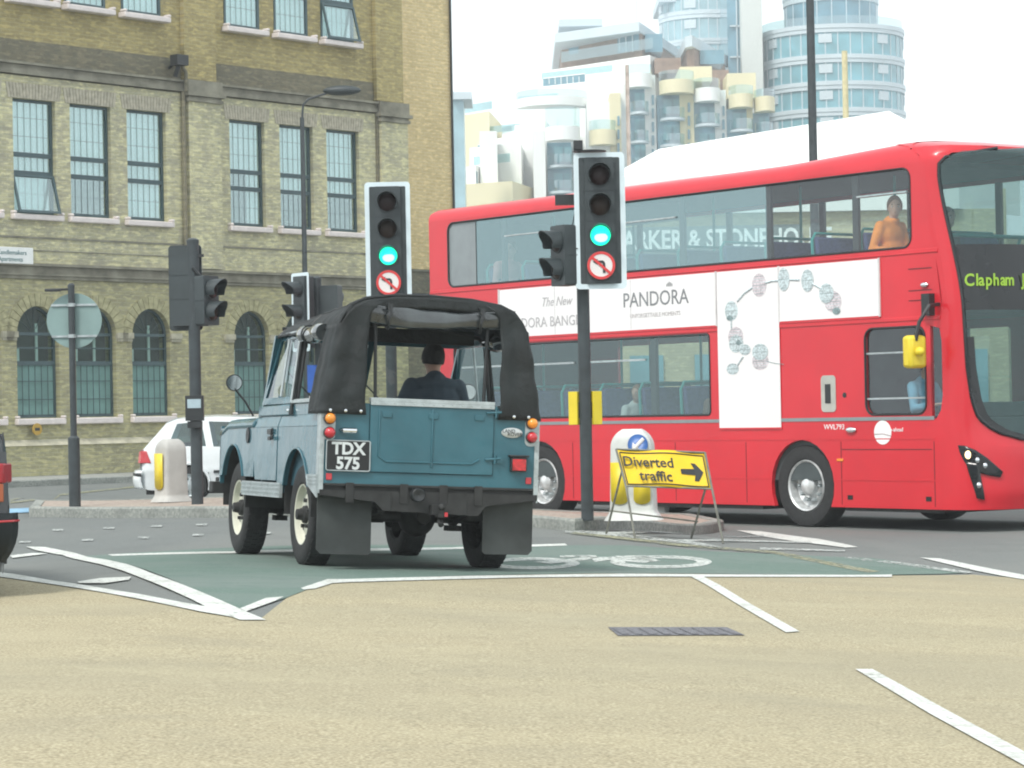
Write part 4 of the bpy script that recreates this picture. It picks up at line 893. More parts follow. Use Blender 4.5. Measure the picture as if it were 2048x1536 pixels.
# driver
STR = mat('striped_blue_shirt', (.05, .075, .10), .9, var=.1); _t = STR.node_tree; _w = _t.nodes.new('ShaderNodeTexWave'); _w.inputs['Scale'].default_value = 26; _w.bands_direction = 'Z'
_c = _t.nodes.new('ShaderNodeTexCoord'); _m = _t.nodes.new('ShaderNodeMix'); _m.data_type = 'RGBA'; _m.inputs['A'].default_value = (.045, .065, .09, 1); _m.inputs['B'].default_value = (.085, .12, .15, 1)
_t.links.new(_c.outputs['Object'], _w.inputs[0]); _t.links.new(_w.outputs[0], _m.inputs['Factor']); _t.links.new(_m.outputs['Result'], _t.nodes['Principled BSDF'].inputs['Base Color'])
person(ML @ Matrix.Translation((.44, .72, .86)), 'driver in dark striped short sleeved shirt at the wheel of the blue truck', STR, HAIRD, ((-.20, .26, .33), (.16, .26, .36)), lean=.03, glasses=True, sleeves='short', vox=.011, bulk=1.12, turn=R(-6))

# ================================================================== DOUBLE DECKER BUS (x right = near side, y forward from front axle)
_bt = math.atan2(-.598, -.801)
_bo = Vector((3.37, 30.2, 0))-Vector((math.cos(_bt), math.sin(_bt), 0))*1.25; _bo.z = -.305
MBUS = rotz(_bt, _bo)
RED = mat('bus_red_paint', (.60, .015, .028), .28, var=.07, vs=1.5, coat=.15, bump=.12, bs=1.2)
REDD = mat('bus_seam_dark', (.16, .01, .015), .5)
ADW = mat('advert_white', (.80, .79, .79), .45, var=.03, vs=1)
BG = glass('bus_tinted_glass', (.66, .76, .76), .28, gcol=(.62, .84, .88)); BGF = glass('bus_front_glass', (.78, .86, .85), .03); BGL = glass('bus_lower_glass', (.66, .74, .73), .09, gcol=(.7, .88, .9))
BGW = glass('bus_windscreen_glass', (.38, .50, .50), .04, gcol=(.6, .8, .8)); BGREY = mat('bus_grey_film', (.22, .25, .26), .35, var=.08); BINT = mat('bus_interior', (.06, .075, .078), .8, var=.2); BLKG = mat('gloss_black', (.012, .014, .016), .15, var=.1)
TEAL = mat('teal_handrail', (.02, .32, .30), .4); SEATB = mat('blue_seat_fabric', (.05, .06, .16), .9, var=.3, vs=30)
bus = thing('double_decker_bus', 'red double decker bus with white advert panels along its side', 'bus', MBUS)
yr = lambda z: .30*ss(z, 2.4, 4.15)          # how far the front leans back
def side_out():
    ar = archpts(-.03, .49, .53, .25, 16); ar2 = archpts(-5.05, .49, .53, .25, 16)
    return [(-7.50, .25)]+list(reversed(ar2))+list(reversed(ar))+[(2.25, .25), (2.25, 1.5), (2.25, 2.4), (2.25-yr(3), 3.0), (2.25-yr(3.5), 3.5), (2.25-yr(4.08), 4.08), (-7.50, 4.08)]
UW = rrect(-7.05, 1.80, 3.15, 4.03, .12); UW = [p for p in UW]; LW = rrect(-6.95, -1.62, 1.33, 2.31, .05)
DW = rrect(1.04, 1.98, 1.30, 2.27, .12); QW = [(2.06, 1.24), (2.13, 1.25), (2.20, 1.34), (2.23, 1.5), (2.23, 2.1), (2.20, 2.24), (2.06, 2.27)]
m = MB(); m.panel(side_out(), [UW, LW, DW, QW], lambda y, z, w: (1.25-.05*w, y, z), 1); m.build('side_body', RED, bus, smooth=0)
LW2 = rrect(-6.4, 1.0, 1.33, 2.31, .05)
m = MB(); m.panel(side_out(), [UW, LW2], lambda y, z, w: (-1.25+.05*w, y, z), 1); m.build('side_body', RED, bus, smooth=0)
cove = [(4.08, 1.25), (4.13, 1.245), (4.18, 1.22), (4.22, 1.17), (4.245, 1.10), (4.27, .8), (4.285, 0)]
def cx_(z): return np.interp(z, [c[0] for c in cove], [c[1]/1.25 for c in cove])
def fy(z): return 2.25-yr(z)-(.9*((z-4.12)/.165)**2 if z > 4.12 else 0)
m = MB(); ws = [(c[1], c[0]) for c in cove]+[(-c[1], c[0]) for c in reversed(cove[:-1])]
n = len(ws); ry = [-7.5, -1.2, -.4, .1, .6, 1.0, 1.4, 1.78]; vs = [(x, yy+(.05 if (abs(x) < 1.2 and yy < -7) else 0), z+.085*ss(z, 4.085, 4.24)*ss(yy, -.8, 2.2)) for yy in ry for x, z in ws]+[(x, fy(z), z+.085*ss(z, 4.085, 4.24)) for x, z in ws]
m.add(vs, [(r_*n+i, r_*n+i+1, (r_+1)*n+i+1, (r_+1)*n+i) for r_ in range(8) for i in range(n-1)], 0); m.m = [0 if (i < 4 or i >= n-5 or r_ > 5) else 1 for r_ in range(8) for i in range(n-1)]
m.build('roof', [RED, WHITE], bus, smooth=50)
m = MB(); m.box(-1.2, 1.2, -7.50, -7.44, .3, 4.15); m.box(-1.0, 1.0, -7.53, -7.505, 1.6, 2.4, 1); m.build('rear_body', [RED, BLKG], bus, bevel=.02)
m = MB()
for s in (1, -1): m.box(min(s*1.255, s*1.235), max(s*1.255, s*1.235), -7.5, 2.2, 3.065, 3.12); m.box(min(s*1.262, s*1.24), max(s*1.262, s*1.24), -7.5, 2.2, 3.075, 3.088); m.box(min(s*1.262, s*1.24), max(s*1.262, s*1.24), -7.5, 2.22, 2.335, 2.375)
m.build('waist_rail', RED, bus, bevel=.004)
m = MB()
m.box(1.252, 1.258, -7.5, 2.10, 1.235, 1.275); m.build('rubbing_strip', BGREY, bus, smooth=0)
m = MB()
for z, ya, yb in ((1.022, -7.45, 2.1), (.56, -7.45, -5.60), (.56, -4.50, -.58), (.56, .52, 2.1)): m.box(1.250, 1.256, ya, yb, z, z+.012, 0)
m.box(1.250, 1.254, .62, 2.05, .905, .915, 1); m.box(1.250, 1.254, -6.6, -5.4, .90, .91, 1)
for y in (-6.6, -5.75, -4.35, -3.4, -2.3, -1.0, .62, 2.08): m.box(1.250, 1.253, y, y+.010, .28, 1.0, 1)
for z in (2.9, 2.66, 2.55): m.box(1.250, 1.255, 1.75, 2.10, z, z+.012, 1)
m.build('panel_seam', [RED, REDD], bus, smooth=0)
# windows: panes, pillars, hoppers
UWf = [p for p in UW if p[0] > 0]; UWb = [p for p in UW if p[0] < 0]
m = MB(); m.panel([(-.58, 4.03)]+UWb+[(-.58, 3.15)], [], lambda y, z, w: (1.225, y, z), 0); uw = m.build('upper_window', BG, bus, smooth=0)
kf = len([p for p in UW[:6]]); m = MB(); m.panel(UW[:6]+[(-.58, 4.03), (-.58, 3.15)]+UW[18:], [], lambda y, z, w: (1.225, y, z), 0); m.build('upper_window', BGF, bus, smooth=0)
m = MB(); m.panel(UW, [], lambda y, z, w: (-1.225, y, z), 0); m.build('upper_window', BGF, bus, smooth=0)
m = MB(); m.panel(LW, [], lambda y, z, w: (1.225, y, z), 0); lw = m.build('lower_window', BGL, bus, smooth=0)
m = MB(); m.panel(LW2, [], lambda y, z, w: (-1.225, y, z), 0); m.build('lower_window', BGF, bus, smooth=0)
m = MB(); m.panel(DW, [], lambda y, z, w: (1.225, y, z), 0); dw = m.build('driver_window', BGF, bus, smooth=0)
m = MB(); m.panel(QW, [], lambda y, z, w: (1.225, y, z), 0); m.build('quarter_window', BGF, bus, smooth=0)
m = MB()
for o_, t_ in ((UW, 1), (LW, 1), (DW, 1)): m.tube([(1.248, y, z) for y, z in o_]+[(1.248,)+o_[0]], .014, 6)
m.build('window_gasket', BLACK, bus, smooth=60)
m = MB()
for y in (-5.83, -3.95, -2.15, -.58, .88): m.box(1.16, 1.20, y-.045, y+.045, 3.15, 4.03); m.box(-1.20, -1.16, y-.045, y+.045, 3.15, 4.03)
for y in (-5.6, -4.2, -2.75): m.box(1.15, 1.20, y-.05, y+.05, 1.33, 2.31)
for y in (-5.6, -4.2, -2.75, -1.2, .3): m.box(-1.20, -1.15, y-.05, y+.05, 1.33, 2.31)
m.build('window_pillar', BLACK, bus, smooth=0)
m = MB(); m.box(1.228, 1.234, -7.04, -6.42, 3.16, 4.02); m.build('window_film', BGREY, bus, smooth=0)
m = MB()
for y0, y1 in ((-5.75, -4.0), (.95, 1.74), (-3.85, -2.22)): m.box(1.226, 1.246, y0, y1, 3.76, 3.78)
m.box(1.226, 1.246, -4.1, -2.85, 2.02, 2.045); m.box(1.226, 1.246, -6.9, -4.3, 2.02, 2.045); m.box(1.228, 1.24, 1.05, 1.97, 1.98, 2.0); m.box(1.228, 1.24, 1.05, 1.97, 1.47, 1.49)
m.build('hopper_bar', GALV, bus, smooth=0)
m = MB(); m.box(1.10, 1.16, -3.85, -2.22, 3.74, 3.97); m.build('open_hopper', BLKG, bus, smooth=0)
# inside: decks, ceilings, seats and rails
m = MB(); m.box(-1.19, 1.19, -7.4, 1.9, 2.42, 2.50); m.box(-1.19, 1.19, -7.4, 2.0, .55, .62); m.box(-1.19, 1.19, -7.4, 1.7, 4.08, 4.14); m.box(-1.19, 1.19, -7.43, -7.2, .6, 4.1)
m.box(-.2, 1.19, .85, .9, .6, 2.4); m.box(1.10, 1.185, -7.2, .9, .6, 1.30); m.box(-1.185, -1.10, -7.2, .3, .6, 1.30); m.box(1.16, 1.19, -7.2, 1.8, 2.5, 3.12); m.box(-1.19, -1.16, -7.2, 1.8, 2.5, 3.12)
m.box(-.3, .3, -5, -4.2, 2.5, 3.1); m.build('deck', BINT, bus, smooth=0)
sb = MB(); sb.box(-.44, .44, 0, .42, .38, .46); sb.hexa([(-.44, -.06, .42), (.44, -.06, .42), (.44, .02, .42), (-.44, .02, .42)], [(-.42, -.16, 1.02), (.42, -.16, 1.02), (.42, -.10, 1.02), (-.42, -.10, 1.02)]); sb.box(-.40, .40, .1, .3, 0, .38, 1)
seat0 = sb.build('seat', [SEATB, BINT], bus, bevel=.03)
rb = MB(); rb.tube([(-.43, -.13, .5), (-.44, -.14, .98), (-.38, -.15, 1.07), (.38, -.15, 1.07), (.44, -.14, .98), (.43, -.13, .5)], .020, 8); rb.build('seat_rail', TEAL, seat0)
first = True
for x in (.68, -.68):
    for k, y in enumerate([1.02-.80*i for i in range(10)]):
        for dk in (2.50, .62):
            if dk < 1 and (y > .4 or (x < 0 and y > -1)): continue
            o = seat0 if first else copy_tree(seat0, bus); first = False; o.location = (x, y, dk+(.05 if dk < 1 else 0)); o.scale.z = .86 if dk > 1 else 1
m = MB()
for y in (-5.9, -4.2, -2.6, -1.0, .6): m.tube([(.28, y, 2.5), (.28, y, 4.1)], .017, 8); m.tube([(.28, y-.3, .6), (.28, y-.3, 2.42)], .017, 8)
m.tube([(-1.0, 2.02, 3.28), (1.0, 2.02, 3.28)], .022, 8); m.tube([(-.3, 2.0, 3.28), (-.2, 2.0, 3.05)], .02, 8); m.tube([(.3, -5, 3.5), (.3, -4.2, 3.2)], .02)
m.build('handrail', TEAL, bus)
# front: plan curve from the near side to the centre, red pillars and glass split along g(z)
FPL = [(1.25, 0), (1.247, .08), (1.23, .17), (1.20, .25), (1.14, .34), (1.04, .42), (.88, .49), (.65, .545), (.35, .575), (0, .585)]
def fpt(s_, z, d=0):
    t = s_*(len(FPL)-1); i = min(len(FPL)-2, int(t)); k = t-i; x = FPL[i][0]+(FPL[i+1][0]-FPL[i][0])*k; y = FPL[i][1]+(FPL[i+1][1]-FPL[i][1])*k
    c = cx_(z) if z > 4.08 else 1; rise = .085*ss(z, 4.085, 4.24); bl = .05*ss(z, 1.15, .85) if z < 1.15 else 0; bl = (.06*(1-ss(z, .85, 1.2)))-.06*(1-ss(z, .22, .45))
    return Vector((x*c+d*.3, fy(z)+y*(1+bl*1.5)+d, z+rise))
gl = lambda z: float(np.interp(z, [.93, 1.0, 1.1, 1.25, 1.45, 1.8, 2.4, 3.0, 3.9, 4.05, 4.13, 4.19], [1, .78, .60, .46, .40, .355, .33, .31, .29, .31, .42, 1]))
for mir in (1, -1):
    mr = lambda v: (v.x*mir, v.y, v.z)
    m = MB()
    m.grid(lambda u, v: mr(fpt(gl(.93+(4.19-.93)*v)*u, .93+(4.19-.93)*v)), 12, 60); m.grid(lambda u, v: mr(fpt(u, .25+.68*v)), 24, 12); m.grid(lambda u, v: mr(fpt(u, 4.19+.095*v)), 24, 5)
    m.build('front_body', RED, bus, smooth=60)
    for (nm, za, zb, mt_, dd) in (('windscreen', .93, 2.42, BGW, 0), ('destination_panel', 2.42, 3.14, BLKG, .004), ('upper_windscreen', 3.14, 4.19, BGW, 0)):
        m = MB(); m.grid(lambda u, v: mr(fpt(gl(za+(zb-za)*v)+(1-gl(za+(zb-za)*v))*u, za+(zb-za)*v, dd)), 16, 24); m.build(nm, mt_, bus, smooth=60)
    m = MB(); m.tube([mr(fpt(gl(z)+.015, z, .006)) for z in np.linspace(.95, 4.17, 50)], .022, 6); m.build('screen_edge', BLKG, bus)
    # black lower edge band of the windscreen
    m = MB(); m.grid(lambda u, v: mr(fpt(min(1, gl(.93+1.2*u)+.11*v), .93+1.2*u, .008)), 20, 3); m.build('screen_border', BLKG, bus, smooth=60)
    # headlamp cluster: swept black lens with lamps, lower arm
    m = MB()
    top = [(.20, .955), (.30, .95), (.42, .90), (.54, .80), (.64, .66)]; bot = [(.22, .88), (.28, .78), (.36, .70), (.48, .64), (.62, .60)]
    def hl(u, v):
        a = np.interp(u, [0, .25, .5, .75, 1], [p[0] for p in top]), np.interp(u, [0, .25, .5, .75, 1], [p[1] for p in top]); b = np.interp(u, [0, .25, .5, .75, 1], [p[0] for p in bot]), np.interp(u, [0, .25, .5, .75, 1], [p[1] for p in bot])
        s_ = a[0]+(b[0]-a[0])*v; z = a[1]+(b[1]-a[1])*v; return mr(fpt(s_, z, .018))
    m.grid(hl, 14, 8)
    def h2(u, v): s_ = np.interp(u, [0, 1], [.30, .42])+.14*v*(1-.45*u); z = .78-.40*u-.02*v; return mr(fpt(s_, z, .02))
    m.grid(h2, 10, 6); h = m.build('headlamp', BLKG, bus, smooth=60, solid=.012)
    m = MB()
    for s_, z, r_ in ((.43, .79, .036), (.50, .73, .034), (.44, .52, .038)): c = Vector(mr(fpt(s_, z, .03))); m.ell(c, (r_, .02, r_), 14, 8)
    m.build('lamp', CHROME, h)
    m = MB(); c = Vector(mr(fpt(.33, .85, .03))); m.ell(c, (.045, .025, .045), 14, 8); m.build('lit_lamp', mat('lit_lamp', (.9, .7, .4), .3, emit=(1, .72, .35), es=1.6), h)
m = MB(); m.box(-1.1, 1.1, 1.4, 2.35, 1.0, 1.25); m.box(-1.15, 1.15, 1.3, 2.2, .3, .95); m.box(-1.2, 1.2, -7.4, -5.62, .32, .56); m.box(-1.2, 1.2, -4.46, -.62, .32, .56); m.box(-1.2, 1.2, .56, 2.0, .32, .56); m.box(-.9, .9, 1.95, 2.35, 1.25, 1.42); m.build('dashboard', BINT, bus, bevel=.02)
m = MB(); m.box(-1.22, 1.22, -4.3, -.75, .20, .30); m.box(-1.22, 1.22, .65, 2.2, .21, .30); m.box(-1.22, 1.22, -7.4, -5.8, .20, .30); m.box(.55, .86, -.62, .56, .3, 1.04); m.box(-1.15, 1.15, -.66, -.60, .22, .98)
m.grid(lambda u, v: (2*u-1, 0, 0), 1, 1) if False else None
for s in (-1, 1):
    for yc in (-.03, -5.05): m.lathe([(.545, 0), (.545, -.38*s)], (s*1.235, yc, .49), 'x', 28, a0=-.35, a1=math.pi+.35)
m.build('underframe', DARKM, bus, smooth=30)
RIMS = mat('bus_rim', (.62, .64, .64), .35, .35, var=.3, vs=12)
for (x, y) in ((1.06, -.03), (-1.06, -.03), (1.06, -5.05), (-1.06, -5.05)): wheel(bus, (x, y, .487), .487, .29, .305, (RIMS, GALV), side=1 if x > 0 else -1, hub='bus', tread=0)
# mirror, access panel, lamps
m = MB(); m.hexa([(1.46, 2.08, 1.80), (1.68, 2.04, 1.80), (1.68, 2.18, 1.80), (1.46, 2.22, 1.80)], [(1.46, 2.08, 2.16), (1.68, 2.04, 2.16), (1.68, 2.18, 2.16), (1.46, 2.22, 2.16)]); m.ell((1.60, 2.24, 1.98), (.05, .06, .05))
mo = m.build('mirror', YEL, bus, bevel=.04); m = MB(); m.tube([(1.24, 2.20, 2.50), (1.45, 2.25, 2.48), (1.58, 2.22, 2.30), (1.60, 2.18, 2.10)], .022, 8); m.box(1.25, 1.34, 2.02, 2.14, 2.38, 2.62); m.build('mirror_arm', BLACK, mo)
m = MB(); m.panel(rrect(.32, .56, 1.34, 1.76, .05), [], lambda y, z, w: (1.258-.008*w, y, z), 1); ap = m.build('access_panel', mat('panel_grey', (.42, .42, .38), .5), bus)
m = MB(); m.box(1.259, 1.263, .39, .48, 1.44, 1.66); m.lathe([(.03, 0), (.03, .006), (0, .008)], (1.25, .70, 1.53), 'x', 16); m.build('access_slot', BLACK, ap)
m = MB(); m.ell((1.262, .80, 1.13), (.03, .085, .035)); m.ell((1.262, 2.0, 2.72), (.03, .06, .03)); m.build('marker_light', CHROME, bus)
m = MB(); m.box(1.25, 1.262, .56, .66, .775, .805); m.build('side_indicator', AMBER, bus, bevel=.004)
m = MB()
for y in (.72, 1.95, -3.5, -6.9): m.box(1.25, 1.257, y, y+.08, .34, .39)
m.build('side_reflector', BLKG, bus)
# adverts
m = MB(); m.box(1.256, 1.262, -5.86, -1.46, 2.41, 3.05); m.box(1.258, 1.264, -1.45, -.36, 1.17, 3.05); m.box(1.256, 1.262, -.35, 1.30, 2.41, 3.05); ad = m.build('advert_panel', ADW, bus, smooth=0)
m = MB()
for y in (-5.88, -1.47, -.355, 1.30): m.box(1.25, 1.267, y-.012, y+.012, 2.40, 3.06)
m.box(1.25, 1.265, -1.46, -.35, 1.15, 1.17, 1); m.box(1.25, 1.265, -5.9, -1.46, 2.385, 2.408, 1); m.box(1.25, 1.265, -.35, 1.3, 2.385, 2.408, 1); m.box(1.25, 1.263, -3.1, -3.085, 2.42, 3.04); m.box(1.25, 1.263, -4.66, -4.645, 2.42, 3.04); m.build('advert_frame', [mat('frame_pale', (.6, .58, .58), .5), RED], ad, smooth=0)
INK = mat('advert_grey_ink', (.42, .41, .42), .6); INKD = mat('advert_dark_ink', (.20, .21, .22), .6); INKW = mat('white_vinyl', (.8, .8, .8), .5); INKP = mat('advert_pale_ink', (.50, .48, .48), .6)
TB = lambda y, z, d=1.264: TM((d, y, z), (0, 1, 0), (0, 0, 1))
text_mb('The New', .17, TB(-4.62, 2.84), INK, 'advert_lettering', ad, shear=.35)
text_mb('PANDORA BANGLE', .19, TB(-4.90, 2.58), INK, 'advert_lettering', ad, sx=1.05)
text_mb('PANDORA', .26, TB(-2.61, 2.78), INKD, 'advert_lettering', ad, sx=1.02)
text_mb('UNFORGETTABLE MOMENTS', .075, TB(-2.62, 2.585), INKP, 'advert_lettering', ad)
m = MB()
for i, (dy, h_) in enumerate(((-.05, .03), (-.025, .045), (0, .055), (.025, .045), (.05, .03))): m.box(1.264, 1.267, -2.33+dy-.006, -2.33+dy+.006, 2.925, 2.925+h_)
m.build('advert_crown', INKD, ad)
text_mb('WVL793', .085, TB(.52, 1.165, 1.252), INKW, 'fleet_number', bus, sx=1.1)
m = MB(); m.lathe([(.135, 0), (.135, .004), (0, .004)], (1.251, 1.30, 1.10), 'x', 32); lg = m.build('logo_disc', INKW, bus); text_mb('go-ahead', .065, TB(1.50, 1.13, 1.2525), INKW, 'logo_lettering', lg)
m = MB(); m.tube([(1.257, 1.17, 1.08), (1.257, 1.30, 1.085), (1.257, 1.43, 1.06)], .003, 4); m.build('logo_swoosh', REDD, lg)
# the charm bracelet drawn on the advert: round beads, chain and clasp
CH1 = mat('bracelet_silver', (.50, .58, .60), .5, var=.4, vs=40); CH2 = mat('bracelet_dark', (.20, .27, .28), .5, var=.5, vs=50); CH3 = mat('bracelet_pink', (.58, .52, .55), .5, var=.35, vs=40)
def onside(px, py):
    d = ray(px, py); n = MBUS.to_3x3() @ Vector((1, 0, 0)); Q = MBUS @ Vector((1.264, 0, 0)); o = Vector((0, 0, CZ)); t = (Q-o).dot(n)/d.dot(n); return MBUS.inverted() @ (o+d*t)
zt = lambda x, y: (1400+x/4.266, 500+y/4.266)
beads = [(268, 520, 55, 85, 0), (505, 300, 62, 100, 2), (715, 250, 48, 100, 0), (918, 260, 52, 95, 0), (1080, 370, 62, 85, 0), (1135, 440, 72, 90, 2), (305, 740, 65, 85, 2), (310, 800, 62, 75, 0), (385, 850, 48, 45, 0), (515, 870, 68, 70, 0), (515, 950, 72, 75, 2), (280, 1015, 52, 48, 0), (1165, 520, 34, 30, 1), (330, 790, 22, 22, 1), (255, 580, 26, 22, 1), (920, 270, 20, 16, 1)]
mm = [MB(), MB(), MB()]
for k, (x, y, rx, ry, c) in enumerate(beads):
    p = onside(*zt(x, y)); q = onside(*zt(x+rx, y)); r_ = onside(*zt(x, y+ry)); ay, az = abs(q.y-p.y), abs(r_.z-p.z); M_ = mm[c]; dx = .0012*(k % 5)
    M_.add([(1.265+dx, p.y+ay*math.cos(t), p.z+az*math.sin(t)) for t in [i*math.pi/12 for i in range(24)]], [tuple(range(24))])
    if c != 1:
        for i in range(-3, 4):
            zz = p.z+az*i/4; w_ = ay*math.sqrt(max(0, 1-(i/4)**2)); mm[1 if i % 3 == 0 else 0].box(1.2655+dx, 1.2662+dx, p.y-w_*.9, p.y+w_*.9, zz-.003, zz+.003)
for a in ([(320, 440), (380, 370), (450, 320)], [(560, 280), (620, 265), (670, 262)], [(765, 252), (850, 255)], [(960, 285), (1040, 330)], [(268, 600), (270, 670)], [(320, 985), (370, 910)]): mm[0].tube([Vector((1.266, onside(*zt(*p)).y, onside(*zt(*p)).z)) for p in a], .012, 5)
mm[1].tube([Vector((1.266, onside(*zt(*p)).y, onside(*zt(*p)).z)) for p in [(570, 950), (640, 968), (715, 975)]], .004, 5)
for M_, mt_ in zip(mm, (CH1, CH2, CH3)): M_.build('bracelet_print', mt_, ad, smooth=0)
# destination display
LED = mat('display_led', (.15, .28, .02), .5, emit=(.45, .7, .06), es=.25)
tf = fpt(.70, 2.75, .02); tf2 = fpt(1.0, 2.75, .02); dirx = (Vector((-tf2.x-.6, tf2.y+.02, tf2.z))-tf).normalized()
_sp = .425
for ch_ in 'Clapham Junction':
    a_, b_ = fpt(_sp, 2.74, .03), fpt(_sp+.03, 2.74, .03)
    if ch_ != ' ': text_mb(ch_, .185, TM(a_, b_-a_, (0, 0, 1)), LED, 'destination_lettering', bus, sx=.85, bold=.004)
    _l = 0; _w = {'m': .115, ' ': .07, 'l': .045, 'i': .045, 't': .05}.get(ch_, .082)
    while _l < _w: _l += (fpt(_sp+.002, 2.74)-fpt(_sp, 2.74)).length; _sp += .002
# people on the bus
def bperson(x, y, z, label, shirt, hair, hands=((-.16, .30, .22), (.16, .30, .22)), sc=1.0, **k):
    return person(MBUS @ Matrix.Translation((x, y, z)), label, shirt, hair, hands, scale=sc, vox=.018, **k)
bperson(.90, 1.14, 2.94, 'passenger in an orange jacket sitting at the front of the upper deck', mat('orange_jacket', (.95, .28, .04), .8), HAIRL, ((-.02, .27, .22), (.14, .22, .18)), turn=R(-40), collar=1)
bperson(.80, -6.28, 2.92, 'passenger in a pink top behind the rearmost upper deck window', mat('pink_top', (.62, .30, .30), .85), HAIRL, turn=R(-60))
bperson(.62, 1.32, 1.12, 'bus driver in a pale blue shirt with a dark strap, behind the side window', mat('pale_blue_shirt', (.20, .42, .58), .85), HAIRD, ((-.15, .36, .26), (.16, .36, .28)))
bperson(.85, -3.55, .98, 'child with a fair face looking out of the lower deck window', mat('white_top', (.5, .55, .55), .9), HAIRL, sc=.9, turn=R(-80))
bperson(-.15, .95, 2.86, 'dark haired upper deck passenger seated behind the front windscreen', mat('dark_top', (.03, .03, .04), .9), HAIRD)
bperson(.80, -1.98, .98, 'dark haired lower deck passenger by the last lower window', mat('brown_top', (.10, .06, .04), .9), HAIRD)

# ================================================================== SIGNALS
GRNL = mat('green_signal_light', (.02, .7, .45), .3, emit=(.01, .85, .48), es=1.1)
GRNC = mat('green_signal_core', (.3, 1, .9), .3, emit=(.3, 1.0, .88), es=1.6)
LENSR = mat('unlit_red_lens', (.022, .008, .008), .3, spec=.2); LENSA = mat('unlit_amber_lens', (.028, .013, .007), .3, spec=.2); LENSG = mat('unlit_green_lens', (.015, .035, .03), .25)
SIGNR = mat('sign_red', (.62, .04, .04), .45, var=.04); SIGNW = mat('sign_white', (.72, .68, .66), .5, var=.04)
BORD = mat('board_white_border', (.62, .72, .76), .45, var=.04)
def visor(m, c, r, L_, n=24):   # tube with cut away underside, axis -y
    a0, a1 = R(-35), R(215); k = n+1; vs = []
    for rr, ff in ((r, 0), (r, 1), (r-.006, 1), (r-.006, 0)):
        for j in range(k):
            q = a0+(a1-a0)*j/n; ln = L_*(.55+.45*max(0, math.sin(q)))*ff; vs.append((c[0]+rr*math.cos(q), c[1]-ln, c[2]+rr*math.sin(q)))
    m.add(vs, [(i*k+j, i*k+j+1, (i+1)*k+j+1, (i+1)*k+j) for i in range(3) for j in range(n)])
def signal_head(root, M, n=3, board=True, lit='g', sign=False, pitch=.30, bw=.51, hood=.19, name='signal_head', back=BLACK):
    """local frame: -y faces the driver, origin at the top centre of the board"""
    H = pitch*n+.16
    m = MB(); m.panel(rrect(-.145, .145, -H+.05, -.05, .02), [], lambda x, z, w: (x, -.03+.17*w, z), 1)
    for i in range(1, n): m.box(-.15, .15, -.035, .14, -.08-pitch*i-.004, -.08-pitch*i+.004)
    h = m.build(name, SIGBLK, root, bevel=.006); h.matrix_local = M
    if board:
        m = MB(); m.panel(rrect(-bw/2, bw/2, -H, 0, .04), [], lambda x, z, w: (x, .005+.006*w, z), 1); m.build('backing_board', SIGBLK, h, smooth=0)
        m = MB(); m.panel(rrect(-bw/2, bw/2, -H, 0, .04), [rrect(-bw/2+.05, bw/2-.05, -H+.05, -.05, .015)], lambda x, z, w: (x, -.001+.004*w, z), 1); m.build('board_border', BORD, h, smooth=0)
    for i in range(n):
        c = (0, -.035, -.08-pitch*(i+.5)); issign = sign and i == n-1
        if issign:
            m = MB(); m.lathe([(.142, 0), (.142, -.03), (.125, -.035)], c, 'y', 40); b = m.build('sign_rim', SIGBLK, h)
            m = MB(); m.lathe([(.135, -.036), (0, -.036)], c, 'y', 40); m.build('sign_disc', SIGNW, b, smooth=0)
            m = MB(); m.lathe([(.138, -.0365), (.138, -.040), (.112, -.040), (.112, -.0365)], c, 'y', 40)
            q = R(-42); m.T = Matrix.Translation(c) @ Matrix.Rotation(-q, 4, 'Y'); m.box(-.120, .120, -.0475, -.044, -.0125, .0125); m.T = None; m.build('sign_ring', SIGNR, b, smooth=0)
            m = MB(); y0 = c[1]-.0415; A = lambda pts: m.add([(c[0]+x, y0, c[2]+z) for x, z in pts], [tuple(range(len(pts)))])
            A([(.016, -.075), (.040, -.075), (.040, .012), (.016, .012)]); A([(.040, .012), (.034, .034), (.016, .048), (-.035, .048), (-.035, .024), (.008, .024), (.016, .012)]); A([(-.035, .066), (-.082, .036), (-.035, .006)]); m.build('turn_arrow', BLACK, b, smooth=0)
            continue
        m = MB(); m.lathe([(.112, .004), (.112, -.012), (.103, -.014)], c, 'y', 32); visor(m, (c[0], c[1]-.01, c[2]), .112, hood); b = m.build('visor', SIGBLK, h, smooth=40)
        on = (lit == 'g' and i == 2)
        m = MB(); m.lathe([(.1, -.004), (.09, -.018), (.06, -.03), (.03, -.036), (0, -.038)], c, 'y', 28); m.build('lens', GRNL if on else (LENSR, LENSA, LENSG)[min(i, 2)], b, smooth=60)
        if on: m = MB(); m.ell((c[0]+.004, c[1]-.03, c[2]-.022), (.066, .012, .046), 16, 8); m.build('lens_core', GRNC, b, smooth=60)
    return h
def post(root, x, y, z0, h, r, name='pole', base=None, mt=POLEM):
    m = MB(); m.tube([(x, y, z0), (x, y, z0+h)], r, 16)
    if base: m.tube([(x, y, z0), (x, y, z0+base[1]), (x, y, z0+base[1]+.03)], [base[0], base[0], r], 16)
    m.lathe([(r+.004, 0), (r+.004, .03), (r*.6, .05), (0, .055)], (x, y, z0+h), 'z', 16); return m.build(name, mt, root, smooth=40)
def place(px, py, h=.12): g_ = G(px, py, h); return g_
LT = lambda x, y, z, a=0: Matrix.Translation((x, y, z)) @ Matrix.Rotation(a, 4, 'Z')
